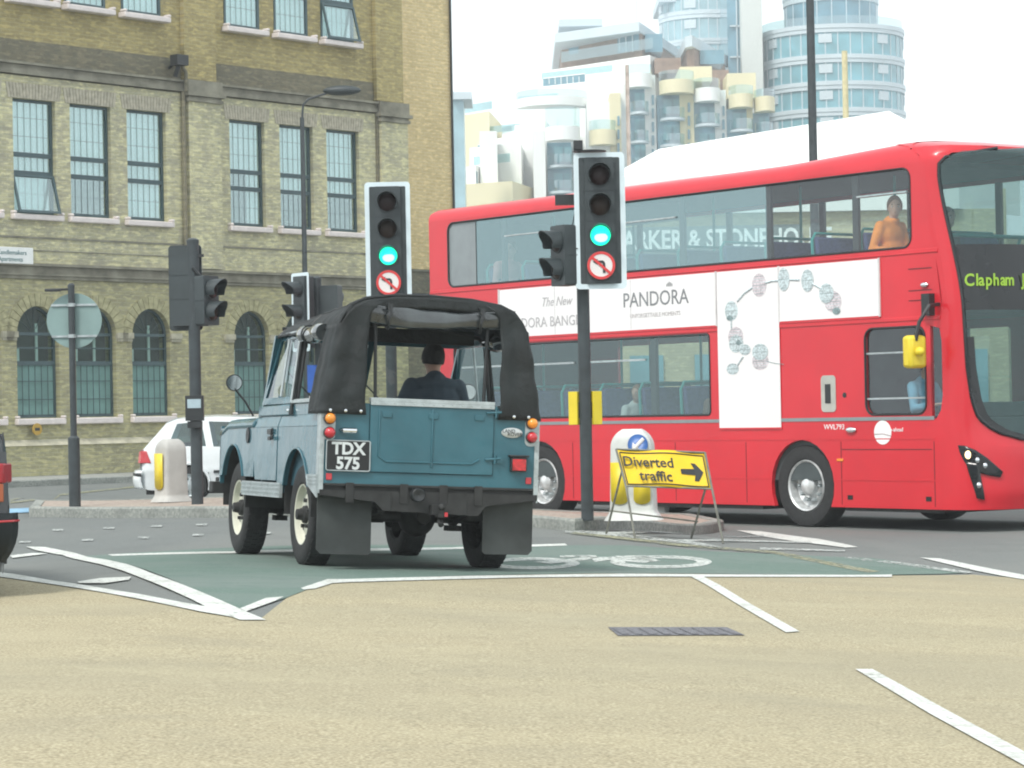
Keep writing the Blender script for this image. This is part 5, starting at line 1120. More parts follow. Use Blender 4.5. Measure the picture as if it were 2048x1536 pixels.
# right hand signal on the right island
b0 = place(1175, 1037); tp = P(1197, 306, b0.y-.12); sg = thing('traffic_signal', 'green traffic signal with a no turn sign on a pole in front of the bus', 'traffic light', Matrix.Translation(b0))
hz = tp.z-b0.z; ox = P(1172, 700, b0.y).x-b0.x
post(sg, 0, 0, -.02, hz-.30, .062)
signal_head(sg, LT(tp.x-b0.x, -.18, hz), 4, sign=True, bw=.505, pitch=.298)
signal_head(sg, LT(-.22, -.10, hz-.66, R(-62)), 2, board=False, lit='', pitch=.27, hood=.18, name='side_signal_head')
m = MB(); m.box(-.26, -.04, -.06, .06, hz-.50, hz-.40); m.box(-.26, -.04, -.03, .03, hz-1.28, hz-1.24); m.tube([(-.06, -.1, hz-.55), (-.14, -.16, hz-.92), (-.05, -.19, hz-.95)], .006, 5); m.build('bracket', BLACK, sg)
m = MB(); m.box(-.07+.0, .02, -.22, -.08, hz+.03, hz+.12); m.box(-.03, .0, -.16, -.10, hz-.05, hz+.03); m.lathe([(.03, 0), (.17, -.015), (.17, -.02), (0, -.03)], (.09, -.12, hz+.035), 'z', 20); m.build('detector', BLACK, sg, bevel=.006)
for s, a in ((-1, 18), (1, -20)):
    m = MB(); m.box(-.07, .07, -.05, .05, -.165, .165); m.box(-.045, .045, -.056, -.051, -.10, .06, 1); o = m.build('push_button_box', [YEL, BLACK], sg, bevel=.015); o.location = (s*.088, .05, 1.10); o.rotation_euler.z = R(-58*s)
# left hand signal behind the truck
tl_ = P(774, 364, 28.9); bz = gz(tl_.x, 29.0)
sg2 = thing('traffic_signal', 'green traffic signal with a no turn sign rising behind the black canvas hood', 'traffic light', Matrix.Translation((tl_.x, 29.0, bz)))
post(sg2, 0, .1, 0, tl_.z-bz-.1, .062); signal_head(sg2, LT(0, -.1, tl_.z-bz), 4, sign=True, bw=.505, pitch=.298)
# signal seen from behind on the left island
b1 = place(395, 1007); t1_ = P(384, 482, b1.y); sg3 = thing('traffic_signal', 'dark traffic signal seen from behind, its pole beside the stone bollard', 'traffic light', Matrix.Translation(b1))
h3 = t1_.z-b1.z; post(sg3, 0, 0, -.02, h3, .066)
signal_head(sg3, LT(-.10, .10, h3-.04, R(172)), 3, lit='', bw=.38, pitch=.265)
signal_head(sg3, LT(.17, .02, h3-.34, R(62)), 2, board=False, lit='', pitch=.245, hood=.17, name='side_signal_head')
m = MB(); m.box(-.12, .12, -.03, .03, h3-.18, h3-.15); m.tube([(0, -.08, h3-.3), (.1, -.05, h3-.42), (.06, -.04, h3-.6)], .02); m.box(.02, .16, -.04, .04, h3-.95, h3-.92); m.build('bracket', BLACK, sg3)
m = MB(); m.box(-.10, .10, -.14, -.05, .92, 1.20); m.box(-.075, .075, -.145, -.141, 1.06, 1.16, 1); m.box(-.08, .08, -.13, -.05, .84, .915); m.build('push_button_box', [BLACK, mat('button_plate', (.35, .45, .5), .4)], sg3, bevel=.01)
# further signal half hidden by the hood, with a box sign beside it
t4 = P(603, 546, 38); z4 = gz(t4.x, 38); sg4 = thing('traffic_signal', 'white edged traffic signal turned side on, just above the truck windscreen', 'traffic light', Matrix.Translation((t4.x+.22, 38, z4)))
h4 = t4.z-z4; post(sg4, 0, .1, 0, h4-.1, .06); signal_head(sg4, LT(-.24, -.05, h4, R(-52)), 3, lit='', bw=.46, pitch=.33, hood=.26); signal_head(sg4, LT(.22, .1, h4-.14, R(160)), 2, board=False, lit='', name='rear_signal_head')
m = MB(); m.box(-.16, .10, -.02, .0, 1.75, 2.15); m.box(-.14, .04, -.02, -.0, 1.3, 1.7, 1); m.build('small_sign', [mat('sign_blue', (.03, .12, .5), .5), SIGNW], sg4)

# ================================================================== POLES, SIGN BACK, BOLLARDS, DIVERSION SIGN
GB = mat('sign_back_grey', (.22, .32, .31), .5, .1, var=.12, vs=3)
b2 = place(150, 1012); t2 = P(141, 572, b2.y); sp = thing('sign_post', 'black post with a round grey-green sign back on the island', 'sign', Matrix.Translation(b2)); h2_ = t2.z-b2.z
post(sp, 0, 0, -.02, h2_, .038, base=(.068, .80)); cz_ = P(147, 641, b2.y).z-b2.z
m = MB(); m.lathe([(0, .0), (.315, .0), (.318, .004), (.318, .012), (0, .012)], (.02, .05, cz_), 'y', 48); m.build('sign_disc', GB, sp)
m = MB()
for dz in (-.18, .18): m.box(-.24, .28, .03, .048, cz_+dz-.012, cz_+dz+.012); m.lathe([(.046, -.02), (.046, .02)], (0, 0, cz_+dz), 'z', 16)
m.build('sign_rail', GALV, sp); m = MB(); m.box(-.30, .02, -.02, .02, h2_-.05, h2_-.025); m.box(-.30, -.12, -.045, .045, h2_-.06, h2_-.03); m.build('sign_light', BLACK, sp, bevel=.006)
def lerp(a, b, t): return a+(b-a)*t
def bollard(M, label, body, group, panels, w=.42, dpt=.26, H=1.0):
    root = thing('bollard', label, 'bollard', M, group); m = MB()
    def bf(u, v):
        z = H*v; k = 1-.10*v; hw = w/2*k*(1.0 if v < .80 else math.sqrt(max(0, 1-((v-.80)/.20)**2*.80))); hd = dpt/2*k*(1 if v < .85 else math.sqrt(max(0, 1-((v-.85)/.15)**2*.7)))
        if v < .10: hw *= 1+.25*(1-v/.10); hd *= 1+.25*(1-v/.10)
        q = u*2*math.pi; c_, s_ = math.cos(q), math.sin(q); p_ = .32
        return (hw*math.copysign(abs(c_)**p_, c_), hd*math.copysign(abs(s_)**p_, s_), z)
    m.grid(bf, 40, 40); n0 = len(m.v); m.add([bf(i/40, 1) for i in range(40)], [tuple(range(40))]); m.build('body', body, root, smooth=50)
    for nm, pts, mt_ in panels: m = MB(); m.add(pts, [tuple(range(len(pts)))]) if not callable(pts) else pts(m); m.build(nm, mt_, root, smooth=40, solid=.006)
    return root
BOLW = mat('bollard_white', (.60, .62, .60), .5, var=.18, vs=5); BOLS = mat('bollard_stone', (.45, .445, .42), .8, var=.15, vs=4); BSIGN = mat('keep_left_blue', (.03, .12, .38), .4)
b3 = place(343, 1003); 
def cap(x0, x1, z0, z1, y, n=8, rot=0): return [(x0+(x1-x0)*(.5+.5*math.cos(R(180+180*i/n))), y, z0+.05+.05*math.sin(R(180+180*i/n))) for i in range(n+1)]+[(x1, y, z1), (x0, y, z1)]
bollard(rotz(R(-50), b3), 'weathered stone coloured bollard with a yellow panel on its narrow end', BOLS, 'traffic bollards on the islands',
    [('yellow_panel', cap(-.08, .09, .14, .56, -.172), YEL)], w=.30, dpt=.32, H=P(343, 878, b3.y).z-b3.z)
b4 = place(1268, 1040); HB_ = P(1268, 858, b4.y).z-b4.z
def disc(c, r, ax=0):
    def f(m): m.lathe([(0, -.004), (r, -.004), (r, .0)], c, 'y', 32)
    return f
def arrow(c, y):
    def f(m):
        d = Vector((-.7071, 0, -.7071)); n = Vector((.7071, 0, -.7071)); c0 = Vector((c[0], y, c[1])); P_ = lambda a, b: c0+d*a+n*b
        m.add([P_(-.085, -.018), P_(-.085, .018), P_(.02, .018), P_(.02, .05), P_(.09, 0), P_(.02, -.05), P_(.02, -.018)], [tuple(range(7))])
    return f
bollard(rotz(R(-14), b4), 'white bollard with a blue arrow disc behind the yellow diversion sign', BOLW, 'traffic bollards on the islands',
    [('yellow_panel', cap(-.20, -.03, .16, .58, -.142), YEL), ('yellow_panel', cap(.03, .20, .16, .50, -.142), YEL), ('arrow_disc', disc((.08, -.128, HB_*.83), .10), BSIGN), ('arrow', arrow((.08, HB_*.83), -.136), SIGNW)], w=.46, dpt=.27, H=HB_)
b5 = P(1312, 960, 32.6); b5.z = gz(b5.x, 32.6)
bollard(rotz(R(-14), b5), 'second white bollard just showing behind the blue disc bollard', BOLW, 'traffic bollards on the islands', [], w=.30, dpt=.25, H=P(1312, 884, b5.y).z-b5.z)
# diversion sign: bent board in an A frame
dY = 25.0; c = [P(1232, 898, dY), P(1410, 905, dY), P(1424, 978, dY-.12), P(1252, 972, dY-.12)]; gD = gz(c[0].x+.4, dY-.1)
ds = thing('diversion_sign', 'yellow diverted traffic sign with black arrow in a tilted metal frame', 'sign', Matrix.Translation((c[0].x+.45, dY, gD))); Mi = ds.matrix_world.inverted(); cl = [Mi @ p for p in c]
def bp(u, v, d=0):
    p = (cl[0]*(1-u)+cl[1]*u)*(1-v)+(cl[3]*(1-u)+cl[2]*u)*v; return Vector((p.x, p.y-d+.012*math.sin(u*9), p.z-.008*math.sin(u*8+v)))
m = MB(); m.grid(lambda u, v: bp(u, v), 24, 8); bo = m.build('sign_board', mat('reflective_yellow', (.82, .55, .01), .4, var=.08, vs=5), ds, smooth=60, solid=.008)
m = MB(); e = [bp(u, .075, .008) for u in np.linspace(.03, .97, 16)]+[bp(.97, v, .008) for v in np.linspace(.12, .9, 6)]+[bp(u, .925, .008) for u in np.linspace(.97, .03, 16)]+[bp(.03, v, .008) for v in np.linspace(.9, .075, 6)]; m.tube(e, .006, 5)
ar_ = [(.68, .50), (.68, .62), (.84, .62), (.82, .78), (.87, .78), (.94, .53), (.86, .30), (.81, .30), (.84, .45), (.69, .48)]
m.add([bp(u, v, .010) for u, v in ar_], [tuple(range(len(ar_)))]); m.build('sign_marking', BLACK, bo, smooth=0)
for t, u, v, sz in (('Diverted', .335, .33, .155), ('traffic', .385, .72, .155)):
    o = bp(u, v, .022); x = (bp(.9, v)-bp(.1, v)).normalized(); y = (bp(u, .1)-bp(u, .9)); y = y-x*y.dot(x); text_mb(t, sz*.90, TM(o, x, y), BLACK, 'sign_lettering', bo, shear=-.18, sx=.98, bold=.002)
GR = mat('sign_frame_metal', (.20, .20, .17), .6, .3, var=.3, vs=12); m = MB()
m.tube([cl[0]-Vector((.0, .0, 0)), cl[3]], .012, 6); m.tube([cl[1], cl[2]], .012, 6); m.tube([cl[0], cl[1]], .010, 6); m.tube([cl[3], cl[2]], .010, 6)
W_ = lambda px, py, Y, z=None: Mi @ P(px, py, Y)
gl_ = lambda px, Y: (lambda x: Mi @ Vector((x, Y, gz(x, Y)+.005)))(P(px, 1060, Y).x)
l1 = gl_(1270, dY-.25); l2 = gl_(1446, dY-.25); l3 = gl_(1212, dY+.35); l4 = gl_(1382, dY+.35)
for a, b in ((cl[3], l1), (cl[2], l2), (cl[0]*.4+cl[3]*.6+Vector((0, .03, 0)), l3), (cl[2]*1.0+Vector((-.06, .05, 0)), l4)): m.tube([a, b], .012, 6)
m.tube([lerp(cl[0], l3, .72), lerp(cl[2], l4, .66)], .009, 6); m.build('frame_leg', GR, ds)
# lamp posts and masts
def column(px, py_top, Y, r, label, head=None, mt=POLEM, name='lamp_post', cat='lamp post', top=None):
    t_ = P(px, py_top, Y); z_ = gz(t_.x, Y); root = thing(name, label, cat, Matrix.Translation((t_.x, Y, z_))); H = (top or t_.z-z_)
    m = MB(); m.tube([(0, 0, -.1), (0, 0, 1.1), (0, 0, 1.12), (0, 0, H)], [r*1.6, r*1.6, r, r*.75], 14); m.build('pole', mt, root, smooth=40)
    if head: head(root, H)
    return root
def lh(root, H):
    m = MB(); m.tube([(0, 0, H-.05), (.03, 0, H+.28), (.15, 0, H+.40), (.55, 0, H+.52)], .025, 8); m.build('arm', POLEM, root)
    m = MB(); m.ell((.88, 0, H+.57), (.42, .15, .11), 20, 10); m.build('lamp_head', SIGBLK, root)
column(604, 235, 56.5, .065, 'slim black lamp post with an oval head in front of the first floor windows', lh)
column(1620, 0, 46, .085, 'tall plain black lamp column rising out of the top of the photo behind the bus', lambda r_, H: (MB().tube([(0, 0, H-.02), (-.1, 0, H+.5), (-1.2, 0, H+.9)], .04, 8).build('arm', POLEM, r_), MB().ell((-1.5, 0, H+.93), (.42, .15, .10)).build('lamp_head', SIGBLK, r_)), top=12.0)
column(1254, 130, 70, .07, 'pale weathered wooden pole standing in front of the white flats', None, mat('weathered_wood', (.42, .36, .33), .9, var=.25), 'telegraph_pole', 'pole')
column(1689, 102, 110, .16, 'pale yellow mast rising above the white roof', None, mat('pale_yellow_paint', (.62, .55, .32), .7), 'mast', 'mast')

# ================================================================== CARS
def car(name, label, M, paint, Lr=.80, Lf=3.35, W2=.85, style='hatch', wheels_r=.30, wb=2.5, dark_bumper=False, old=False):
    """x right, y forward from the rear axle"""
    root = thing(name, label, 'car', M)
    # body stations: y, half width, sill z, belt z
    st = [(-Lr, .72, .42, .62), (-Lr+.04, .80, .30, .86), (-Lr+.12, W2, .24, .92), (-.3, W2+.01, .20, .94), (.5, W2+.01, .19, .93), (1.6, W2+.01, .19, .90), (2.3, W2, .20, .86), (2.9, W2-.02, .22, .78), (Lf-.2, W2-.08, .25, .68), (Lf-.04, W2-.2, .30, .60), (Lf, .55, .36, .52)]
    ys = np.linspace(-Lr, Lf, 70)
    if old: st[1] = (-Lr+.03, .78, .22, .95); st[2] = (-Lr+.12, W2, .16, 1.02)
    Y_ = [s_[0] for s_ in st]; f = lambda y, i: float(np.interp(y, Y_, [s_[i] for s_ in st]))
    nz_ = 14
    def sidez(y, v): return f(y, 2)+(f(y, 3)-f(y, 2))*v
    for s in (-1, 1):
        m = MB(); vs = []; fs = []
        for y in ys:
            for j in range(nz_+1):
                v = j/nz_; z = sidez(y, v); x = f(y, 1)*(1-.07*(1-v)**2-.05*v**3)+.012*math.exp(-((z-.55)/.05)**2)
                vs.append((s*x, y, z))
        for i in range(len(ys)-1):
            for j in range(nz_):
                yc = (ys[i]+ys[i+1])/2; zc = sidez(yc, (j+.5)/nz_)
                if any((yc-w_)**2+(zc-wheels_r)**2 < (wheels_r+.055)**2 for w_ in (0, wb)): continue
                fs.append((i*(nz_+1)+j, (i+1)*(nz_+1)+j, (i+1)*(nz_+1)+j+1, i*(nz_+1)+j+1))
        m.add(vs, fs); m.build('body_side', paint, root, smooth=60)
        m = MB()
        for w_ in (0, wb): m.tube([(s*(W2-.005), w_+(wheels_r+.05)*math.cos(q), wheels_r+(wheels_r+.05)*math.sin(q)) for q in np.linspace(-.25, math.pi+.25, 24)], .028, 6); 
        m.build('arch_lip', paint, root, smooth=60)
        m = MB(); m.box(s*(W2-.005)-.012, s*(W2-.005)+.018, .42, 2.05, .50, .545); m.build('side_trim', BLACK, root, bevel=.005)
    m = MB(); m.grid(lambda u, v: ((2*v-1)*f(-Lr+u*(Lr+Lf), 1)*.95, -Lr+u*(Lr+Lf), f(-Lr+u*(Lr+Lf), 3)+.03*math.cos((v-.5)*math.pi)), 40, 10); m.build('bonnet', paint, root, smooth=60)
    m = MB(); m.grid(lambda u, v: ((2*v-1)*.80, -Lr-.03*math.cos((v-.5)*math.pi)+.03*u, .40+.5*u), 6, 14); m.box(-.75, .75, Lf-.1, Lf-.02, .3, .58); m.build('tail', paint, root, smooth=60)
    for (y0, sg_) in ((-Lr, -1), (Lf, 1)):
        m = MB(); m.grid(lambda u, v: ((2*u-1)*(.86)*(1-(.16*(1-v)**3 if old else 0)), y0-sg_*(.12*(1-v)**2 if old else 0)+sg_*(.10-.16*abs(2*u-1)**6)+sg_*.04*math.sin(v*math.pi), (.26+.30*v) if not old else .17+.36*v), 30, 8); m.build('bumper', mat('bumper_black', (.008, .012, .013), .5, spec=.25) if dark_bumper else paint, root, smooth=60, solid=.02)
        m = MB(); m.grid(lambda u, v: ((2*u-1)*(.865), y0+sg_*(.13-.16*abs(2*u-1)**6), (.46+.06*v) if not old else .478+.012*v), 30, 2); m.build('bumper_strip', BLACK if not dark_bumper else REDL, root, smooth=60, solid=.02)
    m = MB(); m.box(-.74, .74, -Lr+.1, Lf-.15, .16, .42); 
    for s in (-1, 1):
        for w_ in (0, wb): m.lathe([(wheels_r+.055, 0), (wheels_r+.055, -.22*s)], (s*(W2-.03), w_, wheels_r), 'x', 20, a0=-.2, a1=math.pi+.2)
    m.build('underbody', DARKM, root)
    # greenhouse
    zb, zt = .90, 1.43
    if old: zb, zt = .98, 1.40
    pf = [(-Lr+.06, zb), (-Lr+.44, zt-.10), (-Lr+.62, zt-.03), (.45, zt), (1.15, zt-.03), (2.05, zb-.02)]
    xb, xt = W2-.07, W2-.24
    gx = lambda z: xb+(xt-xb)*(z-zb)/(zt-zb)
    CG = glass('car_glass', (.30, .42, .42), .05)
    for s in (-1, 1):
        wi = [[(-Lr+.47, zb+.05), (-Lr+.62, zt-.11), (.22, zt-.08), (.30, zb+.04)], [(.42, zb+.03), (.34, zt-.08), (1.08, zt-.11), (1.80, zb+.03)]]
        m = MB(); m.panel([(-Lr+.06, zb)]+pf[1:-1]+[(2.05, zb-.02)], wi, lambda y, z, w: (s*(gx(z)-.03*w), y, z), 1); m.build('pillars', paint, root, smooth=0)
        m = MB()
        for w_ in wi: m.panel(w_, [], lambda y, z, w: (s*(gx(z)-.012), y, z), 0)
        m.build('side_window', CG, root, smooth=0)
        m = MB(); 
        m.box(s*(W2+.06)-.07, s*(W2+.06)+.07, 1.58, 1.68, zb-.02, zb+.12); m.build('mirror', paint, root, bevel=.03)
        m = MB(); zl = zb-.22
        m.hexa([(s*(W2-.16), -Lr-.035, zl), (s*(W2-.035), -Lr+.02, zl), (s*(W2+.004), -Lr+.20, zl), (s*(W2-.16), -Lr+.15, zl)], [(s*(W2-.18), -Lr-.01, zb-.02), (s*(W2-.06), -Lr+.035, zb-.02), (s*(W2-.02), -Lr+.12, zb-.02), (s*(W2-.16), -Lr+.15, zb-.02)]) if not old else m.hexa([(s*(W2-.30), -Lr-.04, .712), (s*(W2-.07), -Lr-.03, .712), (s*(W2+.004), -Lr+.10, .712), (s*(W2-.30), -Lr+.10, .712)], [(s*(W2-.30), -Lr-.04, .83), (s*(W2-.07), -Lr-.03, .83), (s*(W2+.004), -Lr+.10, .83), (s*(W2-.30), -Lr+.1, .83)])
        m.build('tail_lamp', REDL if not old else mat('dark_red_lens', (.28, .012, .02), .4), root, bevel=.01)
        if old: m = MB(); m.box(min(s*(W2-.30), s*(W2-.07)), max(s*(W2-.30), s*(W2-.07)), -Lr-.035, -Lr+.08, .60, .708); m.build('indicator_lamp', mat('brown_orange_lens', (.30, .08, .03), .3), root, bevel=.006)
    m = MB(); m.grid(lambda u, v: ((2*v-1)*gx(np.interp(u, [0, .15, .5, .8, 1], [pf[1][1], pf[2][1], pf[3][1], pf[4][1], pf[4][1]-.01])), np.interp(u, [0, .15, .5, .8, 1], [pf[1][0], pf[2][0], pf[3][0], pf[4][0], pf[4][0]+.02]), np.interp(u, [0, .15, .5, .8, 1], [pf[1][1], pf[2][1], pf[3][1], pf[4][1], pf[4][1]-.01])+.035*math.cos((v-.5)*math.pi)), 16, 12); m.build('roof', paint, root, smooth=60)
    m = MB(); m.grid(lambda u, v: ((2*v-1)*(xb+(xt-xb)*u), pf[0][0]+(pf[1][0]-pf[0][0])*u-.02*math.cos((v-.5)*math.pi), zb+(pf[1][1]-zb)*u), 4, 10); m.grid(lambda u, v: ((2*v-1)*(xb+(xt-xb)*u), pf[5][0]+(pf[4][0]-pf[5][0])*u+.05*math.cos((v-.5)*math.pi), zb-.02+(pf[4][1]-zb+.02)*u), 4, 10); m.build('windscreen', CG, root, smooth=60)
    m = MB(); m.box(-.6, .6, -.1, .05, .5, 1.0); m.box(-.65, -.1, .95, 1.1, .5, 1.12); m.box(.1, .65, .95, 1.1, .5, 1.12); m.build('seat', BLACK, root, bevel=.04)
    for x in (-1, 1):
        for w_ in (0, wb): wheel(root, (x*(W2-.10), w_, wheels_r), wheels_r, .185, .19, (GALV, GALV), side=x, hub='car', tread=0)
    return root
CARW = mat('car_white_paint', (.72, .76, .77), .2, var=.03, coat=.6)
gY = 43.0; gp = P(378, 1000, gY); gang = math.atan2(-.998, .06)
pg = Vector((gp.x, gY, 0))+Vector((-math.sin(gang), math.cos(gang), 0))*0-Vector((math.cos(gang), math.sin(gang), 0))*.75; pg.z = gz(pg.x, pg.y)-.0
# its near (right) side faces the camera
car('white_hatchback', 'white hatchback driving past on the far carriageway behind the stone bollard', rotz(gang, pg), CARW, W2=.86, wheels_r=.305)
CARD = mat('car_dark_paint', (.03, .035, .04), .3, coat=.5)
rp = P(20, 1100, 17.6); ca = R(20); cor = Vector((P(40, 1040, 15.6).x, 15.6, 0)); Rt_ = Vector((math.cos(ca), math.sin(ca), 0)); Fw_ = Vector((-math.sin(ca), math.cos(ca), 0)); po = cor-Rt_*.86+Fw_*.86; po.z = gz(po.x, po.y)
car('dark_hatchback', 'dark car of which only the rear corner with red lamp shows at the photo edge', rotz(ca, po), CARD, W2=.84, dark_bumper=True, old=True, wheels_r=.29)

# ================================================================== FAR BUILDINGS
FW = mat('white_render', (.80, .82, .80), .85, var=.04, vs=.3); FC = mat('cream_render', (.72, .66, .44), .85, var=.05, vs=.3); FG = mat('pale_grey_cladding', (.52, .60, .64), .6, var=.06, vs=.4)
FB = mat('brown_timber_cladding', (.26, .18, .14), .8, var=.25, vs=1.5)
def fglass(name, c): return mat(name, c, .12, var=.25, vs=.45, coat=.3)
GA = fglass('teal_glazing', (.15, .36, .42)); GBL = fglass('blue_glazing', (.13, .28, .36)); GP = glass('pale_balustrade_glass', (.62, .80, .80), .16, .1); GT = mat('pale_tower_glazing', (.30, .46, .51), .2, var=.2, vs=.5)
def pbox(m, x0, x1, y0, y1, Y, dep, mi=0):
    """box whose front stands at distance Y and spans the given outline, running dep back"""
    a = P(x0, (y0+y1)/2, Y); b = P(x1, (y0+y1)/2, Y); c = (x0+x1)/2
    zt_, zb_ = P(c, y0, Y).z, P(c, y1, Y).z; m.box(a.x, b.x, Y, Y+dep, zb_, zt_, mi)
def skew(m, x0, x1, y0, y1, x2, dy, Y, dep, k, mi=0):
    """corner block: front face x0..x1 turning at x1 into a face that runs back to x2"""
    k *= .55; a, b = P(x0, (y0+y1)/2, Y+k), P(x1, (y0+y1)/2, Y); c = P(x2, (y0+y1)/2, Y+dep); zt_, zb_ = P(x1, y0, Y).z, P(x1, y1, Y).z; d = Vector((a.x, Y+dep+k, 0))
    m.hexa([(a.x, a.y, zb_), (b.x, b.y, zb_), (c.x, c.y, zb_), (d.x, d.y, zb_)], [(a.x, a.y, zt_), (b.x, b.y, zt_), (c.x, c.y, zt_), (d.x, d.y, zt_)], mi)
flats = thing('apartment_building', 'stepped white and cream apartment building with curved glass balconies', 'building')
YA = 270.0
m = MB()
skew(m, 1085, 1308, 110, 900, 1452, 0, YA+14, 30, 22); skew(m, 1082, 1300, 150, 900, 1300, 0, YA+9, 20, 16)
skew(m, 1035, 1237, 205, 900, 1262, 0, YA+6, 20, 12); skew(m, 978, 1160, 262, 900, 1180, 0, YA+2, 20, 12); skew(m, 1010, 1100, 243, 900, 1130, 0, YA+3.5, 20, 8)
skew(m, 945, 1048, 285, 900, 1060, 0, YA-1, 20, 8); skew(m, 905, 957, 330, 900, 1028, 0, YA-4, 16, 8)
for x0, x1, y0 in ((1237, 1262, 168), (1296, 1318, 150), (1436, 1459, 180)): pbox(m, x0, x1, y0, 900, YA-1, 20)
pbox(m, 965, 1000, 262, 900, YA-3, 6); pbox(m, 1072, 1096, 262, 900, YA-3, 6)
for x0, x1, y0 in ((1180, 1250, 205),): pbox(m, x0, x1, y0, 900, YA-2, 5)
m.build('wall', FW, flats, smooth=0)
m = MB(); skew(m, 905, 985, 222, 900, 1010, 0, YA+8, 14, 10); pbox(m, 1226, 1248, 186, 900, YA-2.2, 5); pbox(m, 1366, 1394, 163, 900, YA-1.1, 20); pbox(m, 1500, 1512, 196, 900, YA-.9, 20); skew(m, 935, 1030, 362, 900, 1076, 0, YA-7, 10, 5)
pbox(m, 1360, 1424, 133, 163, YA+3, 10); pbox(m, 1455, 1512, 146, 196, YA+2, 10); m.build('cream_wall', FC, flats, smooth=0)
m = MB(); skew(m, 1122, 1282, 62, 112, 1382, 0, YA+18, 30, 22); pbox(m, 1310, 1362, 116, 146, YA+13, 8); pbox(m, 1418, 1458, 140, 180, YA+8, 8); skew(m, 1374, 1388, 90, 134, 1450, 0, YA+12, 14, 2); m.build('penthouse', FB, flats, smooth=0)
m = MB(); skew(m, 1110, 1278, 43, 62, 1392, 0, YA+16, 34, 14); pbox(m, 1118, 1205, 38, 52, YA+30, 10); skew(m, 1370, 1384, 70, 92, 1458, 0, YA+10, 18, 2); pbox(m, 1272, 1273.5, -30, 45, YA+25, .3); m.build('roof_slab', FG, flats, smooth=0)
BLK = {'PH': (1122, 1282, 18, 22), 'A': (1085, 1308, 14, 22), 'B': (1082, 1300, 9, 16), 'C': (1035, 1237, 6, 12), 'D': (978, 1160, 2, 12), 'F': (945, 1048, -1, 8), 'G': (905, 957, -4, 8), 'K': (905, 985, 8, 10), 'L': (935, 1030, -7, 5)}
def onface(m, b, x0, x1, y0, y1, off=.12, mi=0):
    bx0, bx1, dy, k = BLK[b]; k *= .55; yy = lambda x: YA+dy+k*(1-(x-bx0)/(bx1-bx0))-off
    ya, yb = yy(x0), yy(x1); a, c = P(x0, y0, ya), P(x1, y0, yb); xc = (x0+x1)/2; yc = (ya+yb)/2; zt_, zb_ = P(xc, y0, yc).z, P(xc, y1, yc).z
    m.hexa([(a.x, ya, zb_), (c.x, yb, zb_), (c.x, yb+.08, zb_), (a.x, ya+.08, zb_)], [(a.x, ya, zt_), (c.x, yb, zt_), (c.x, yb+.08, zt_), (a.x, ya+.08, zt_)], mi)
m = MB(); fr_ = MB()
for b, x0, x1, y0, y1 in (('PH', 1137, 1157, 84, 108), ('PH', 1174, 1193, 80, 106), ('PH', 1225, 1278, 70, 104), ('B', 1086, 1170, 153, 168), ('A', 1216, 1288, 128, 149), ('B', 1112, 1218, 178, 202), ('C', 1036, 1068, 228, 262), ('F', 955, 972, 290, 322), ('F', 989, 1014, 290, 324), ('F', 962, 995, 345, 382), ('G', 930, 955, 345, 385), ('K', 940, 955, 240, 270), ('C', 1082, 1092, 232, 262)):
    onface(m, b, x0, x1, y0, y1); n_ = max(1, int((x1-x0)/11))
    for q in range(1, n_): x = x0+(x1-x0)*q/n_; onface(fr_, b, x-.7, x+.7, y0, y1, .22)
    onface(fr_, b, x0, x1, y0-2, y0, .22)
fr_.build('window_frame', FW, flats, smooth=0)
pbox(m, 1290, 1325, 68, 104, YA+19, 6); pbox(m, 1400, 1448, 100, 128, YA+14, 5)
for x0, x1, y0 in ((1100, 1148, 285), (1264, 1296, 178), (1320, 1366, 190), (1392, 1438, 206), (1460, 1502, 218), (1512, 1546, 226), (1248, 1262, 190)): pbox(m, x0, x1, y0, 900, YA-.6, 14)
m.build('glazing', GBL, flats, smooth=0)
m = MB()
for x0, x1, y0, n_ in ((1102, 1148, 288, 2), (1266, 1294, 180, 4), (1322, 1364, 192, 3), (1394, 1436, 208, 3), (1462, 1500, 220, 2), (1514, 1540, 228, 2)):
    for i in range(n_):
        yy = y0+52*i; pbox(m, x0+(x1-x0)*.12, x0+(x1-x0)*.52, yy+6, yy+36, YA-.8, .5); pbox(m, x0+(x1-x0)*.58, x1-(x1-x0)*.1, yy+6, yy+36, YA-.8, .5)
m.build('balcony_door', GA, flats, smooth=0)
m = MB()
for x, y0 in ((1306, 190), (1378, 205), (1447, 212), (1237, 232)):
    for i in range(5): pbox(m, x-2.2, x+2.2, y0+i*27, y0+i*27+19, YA-2.5 if x == 1237 else YA-1.3, .4)
m.build('stair_window', GBL, flats, smooth=0)
def bal(ms, x0, x1, y0, y1, Y, rr, mi, top=None, n=12):
    """curved balcony: solid band from y0 to y1, optional glass above up to top"""
    c = (x0+x1)/2; a = P(x0, y0, Y); b = P(x1, y0, Y); cx, hw = (a.x+b.x)/2, (b.x-a.x)/2; zt_, zb_ = P(c, y0, Y).z, P(c, y1, Y).z
    pts = [(cx-hw*math.cos(math.pi*i/n), Y-rr*math.sin(math.pi*i/n)) for i in range(n+1)]
    ms[mi].add([(x, y, z) for z in (zb_, zt_) for x, y in pts], [(i, i+1, n+2+i, n+1+i) for i in range(n)]+[tuple(range(n, -1, -1)), tuple(range(n+1, 2*n+2))])
    if top is not None:
        z2 = P(c, top, Y).z; ms[2].add([(x, y, z) for z in (zt_, z2) for x, y in pts], [(i, i+1, n+2+i, n+1+i) for i in range(n)])
bm_ = [MB(), MB(), MB(), MB()]   # white, cream, glass, grey slab
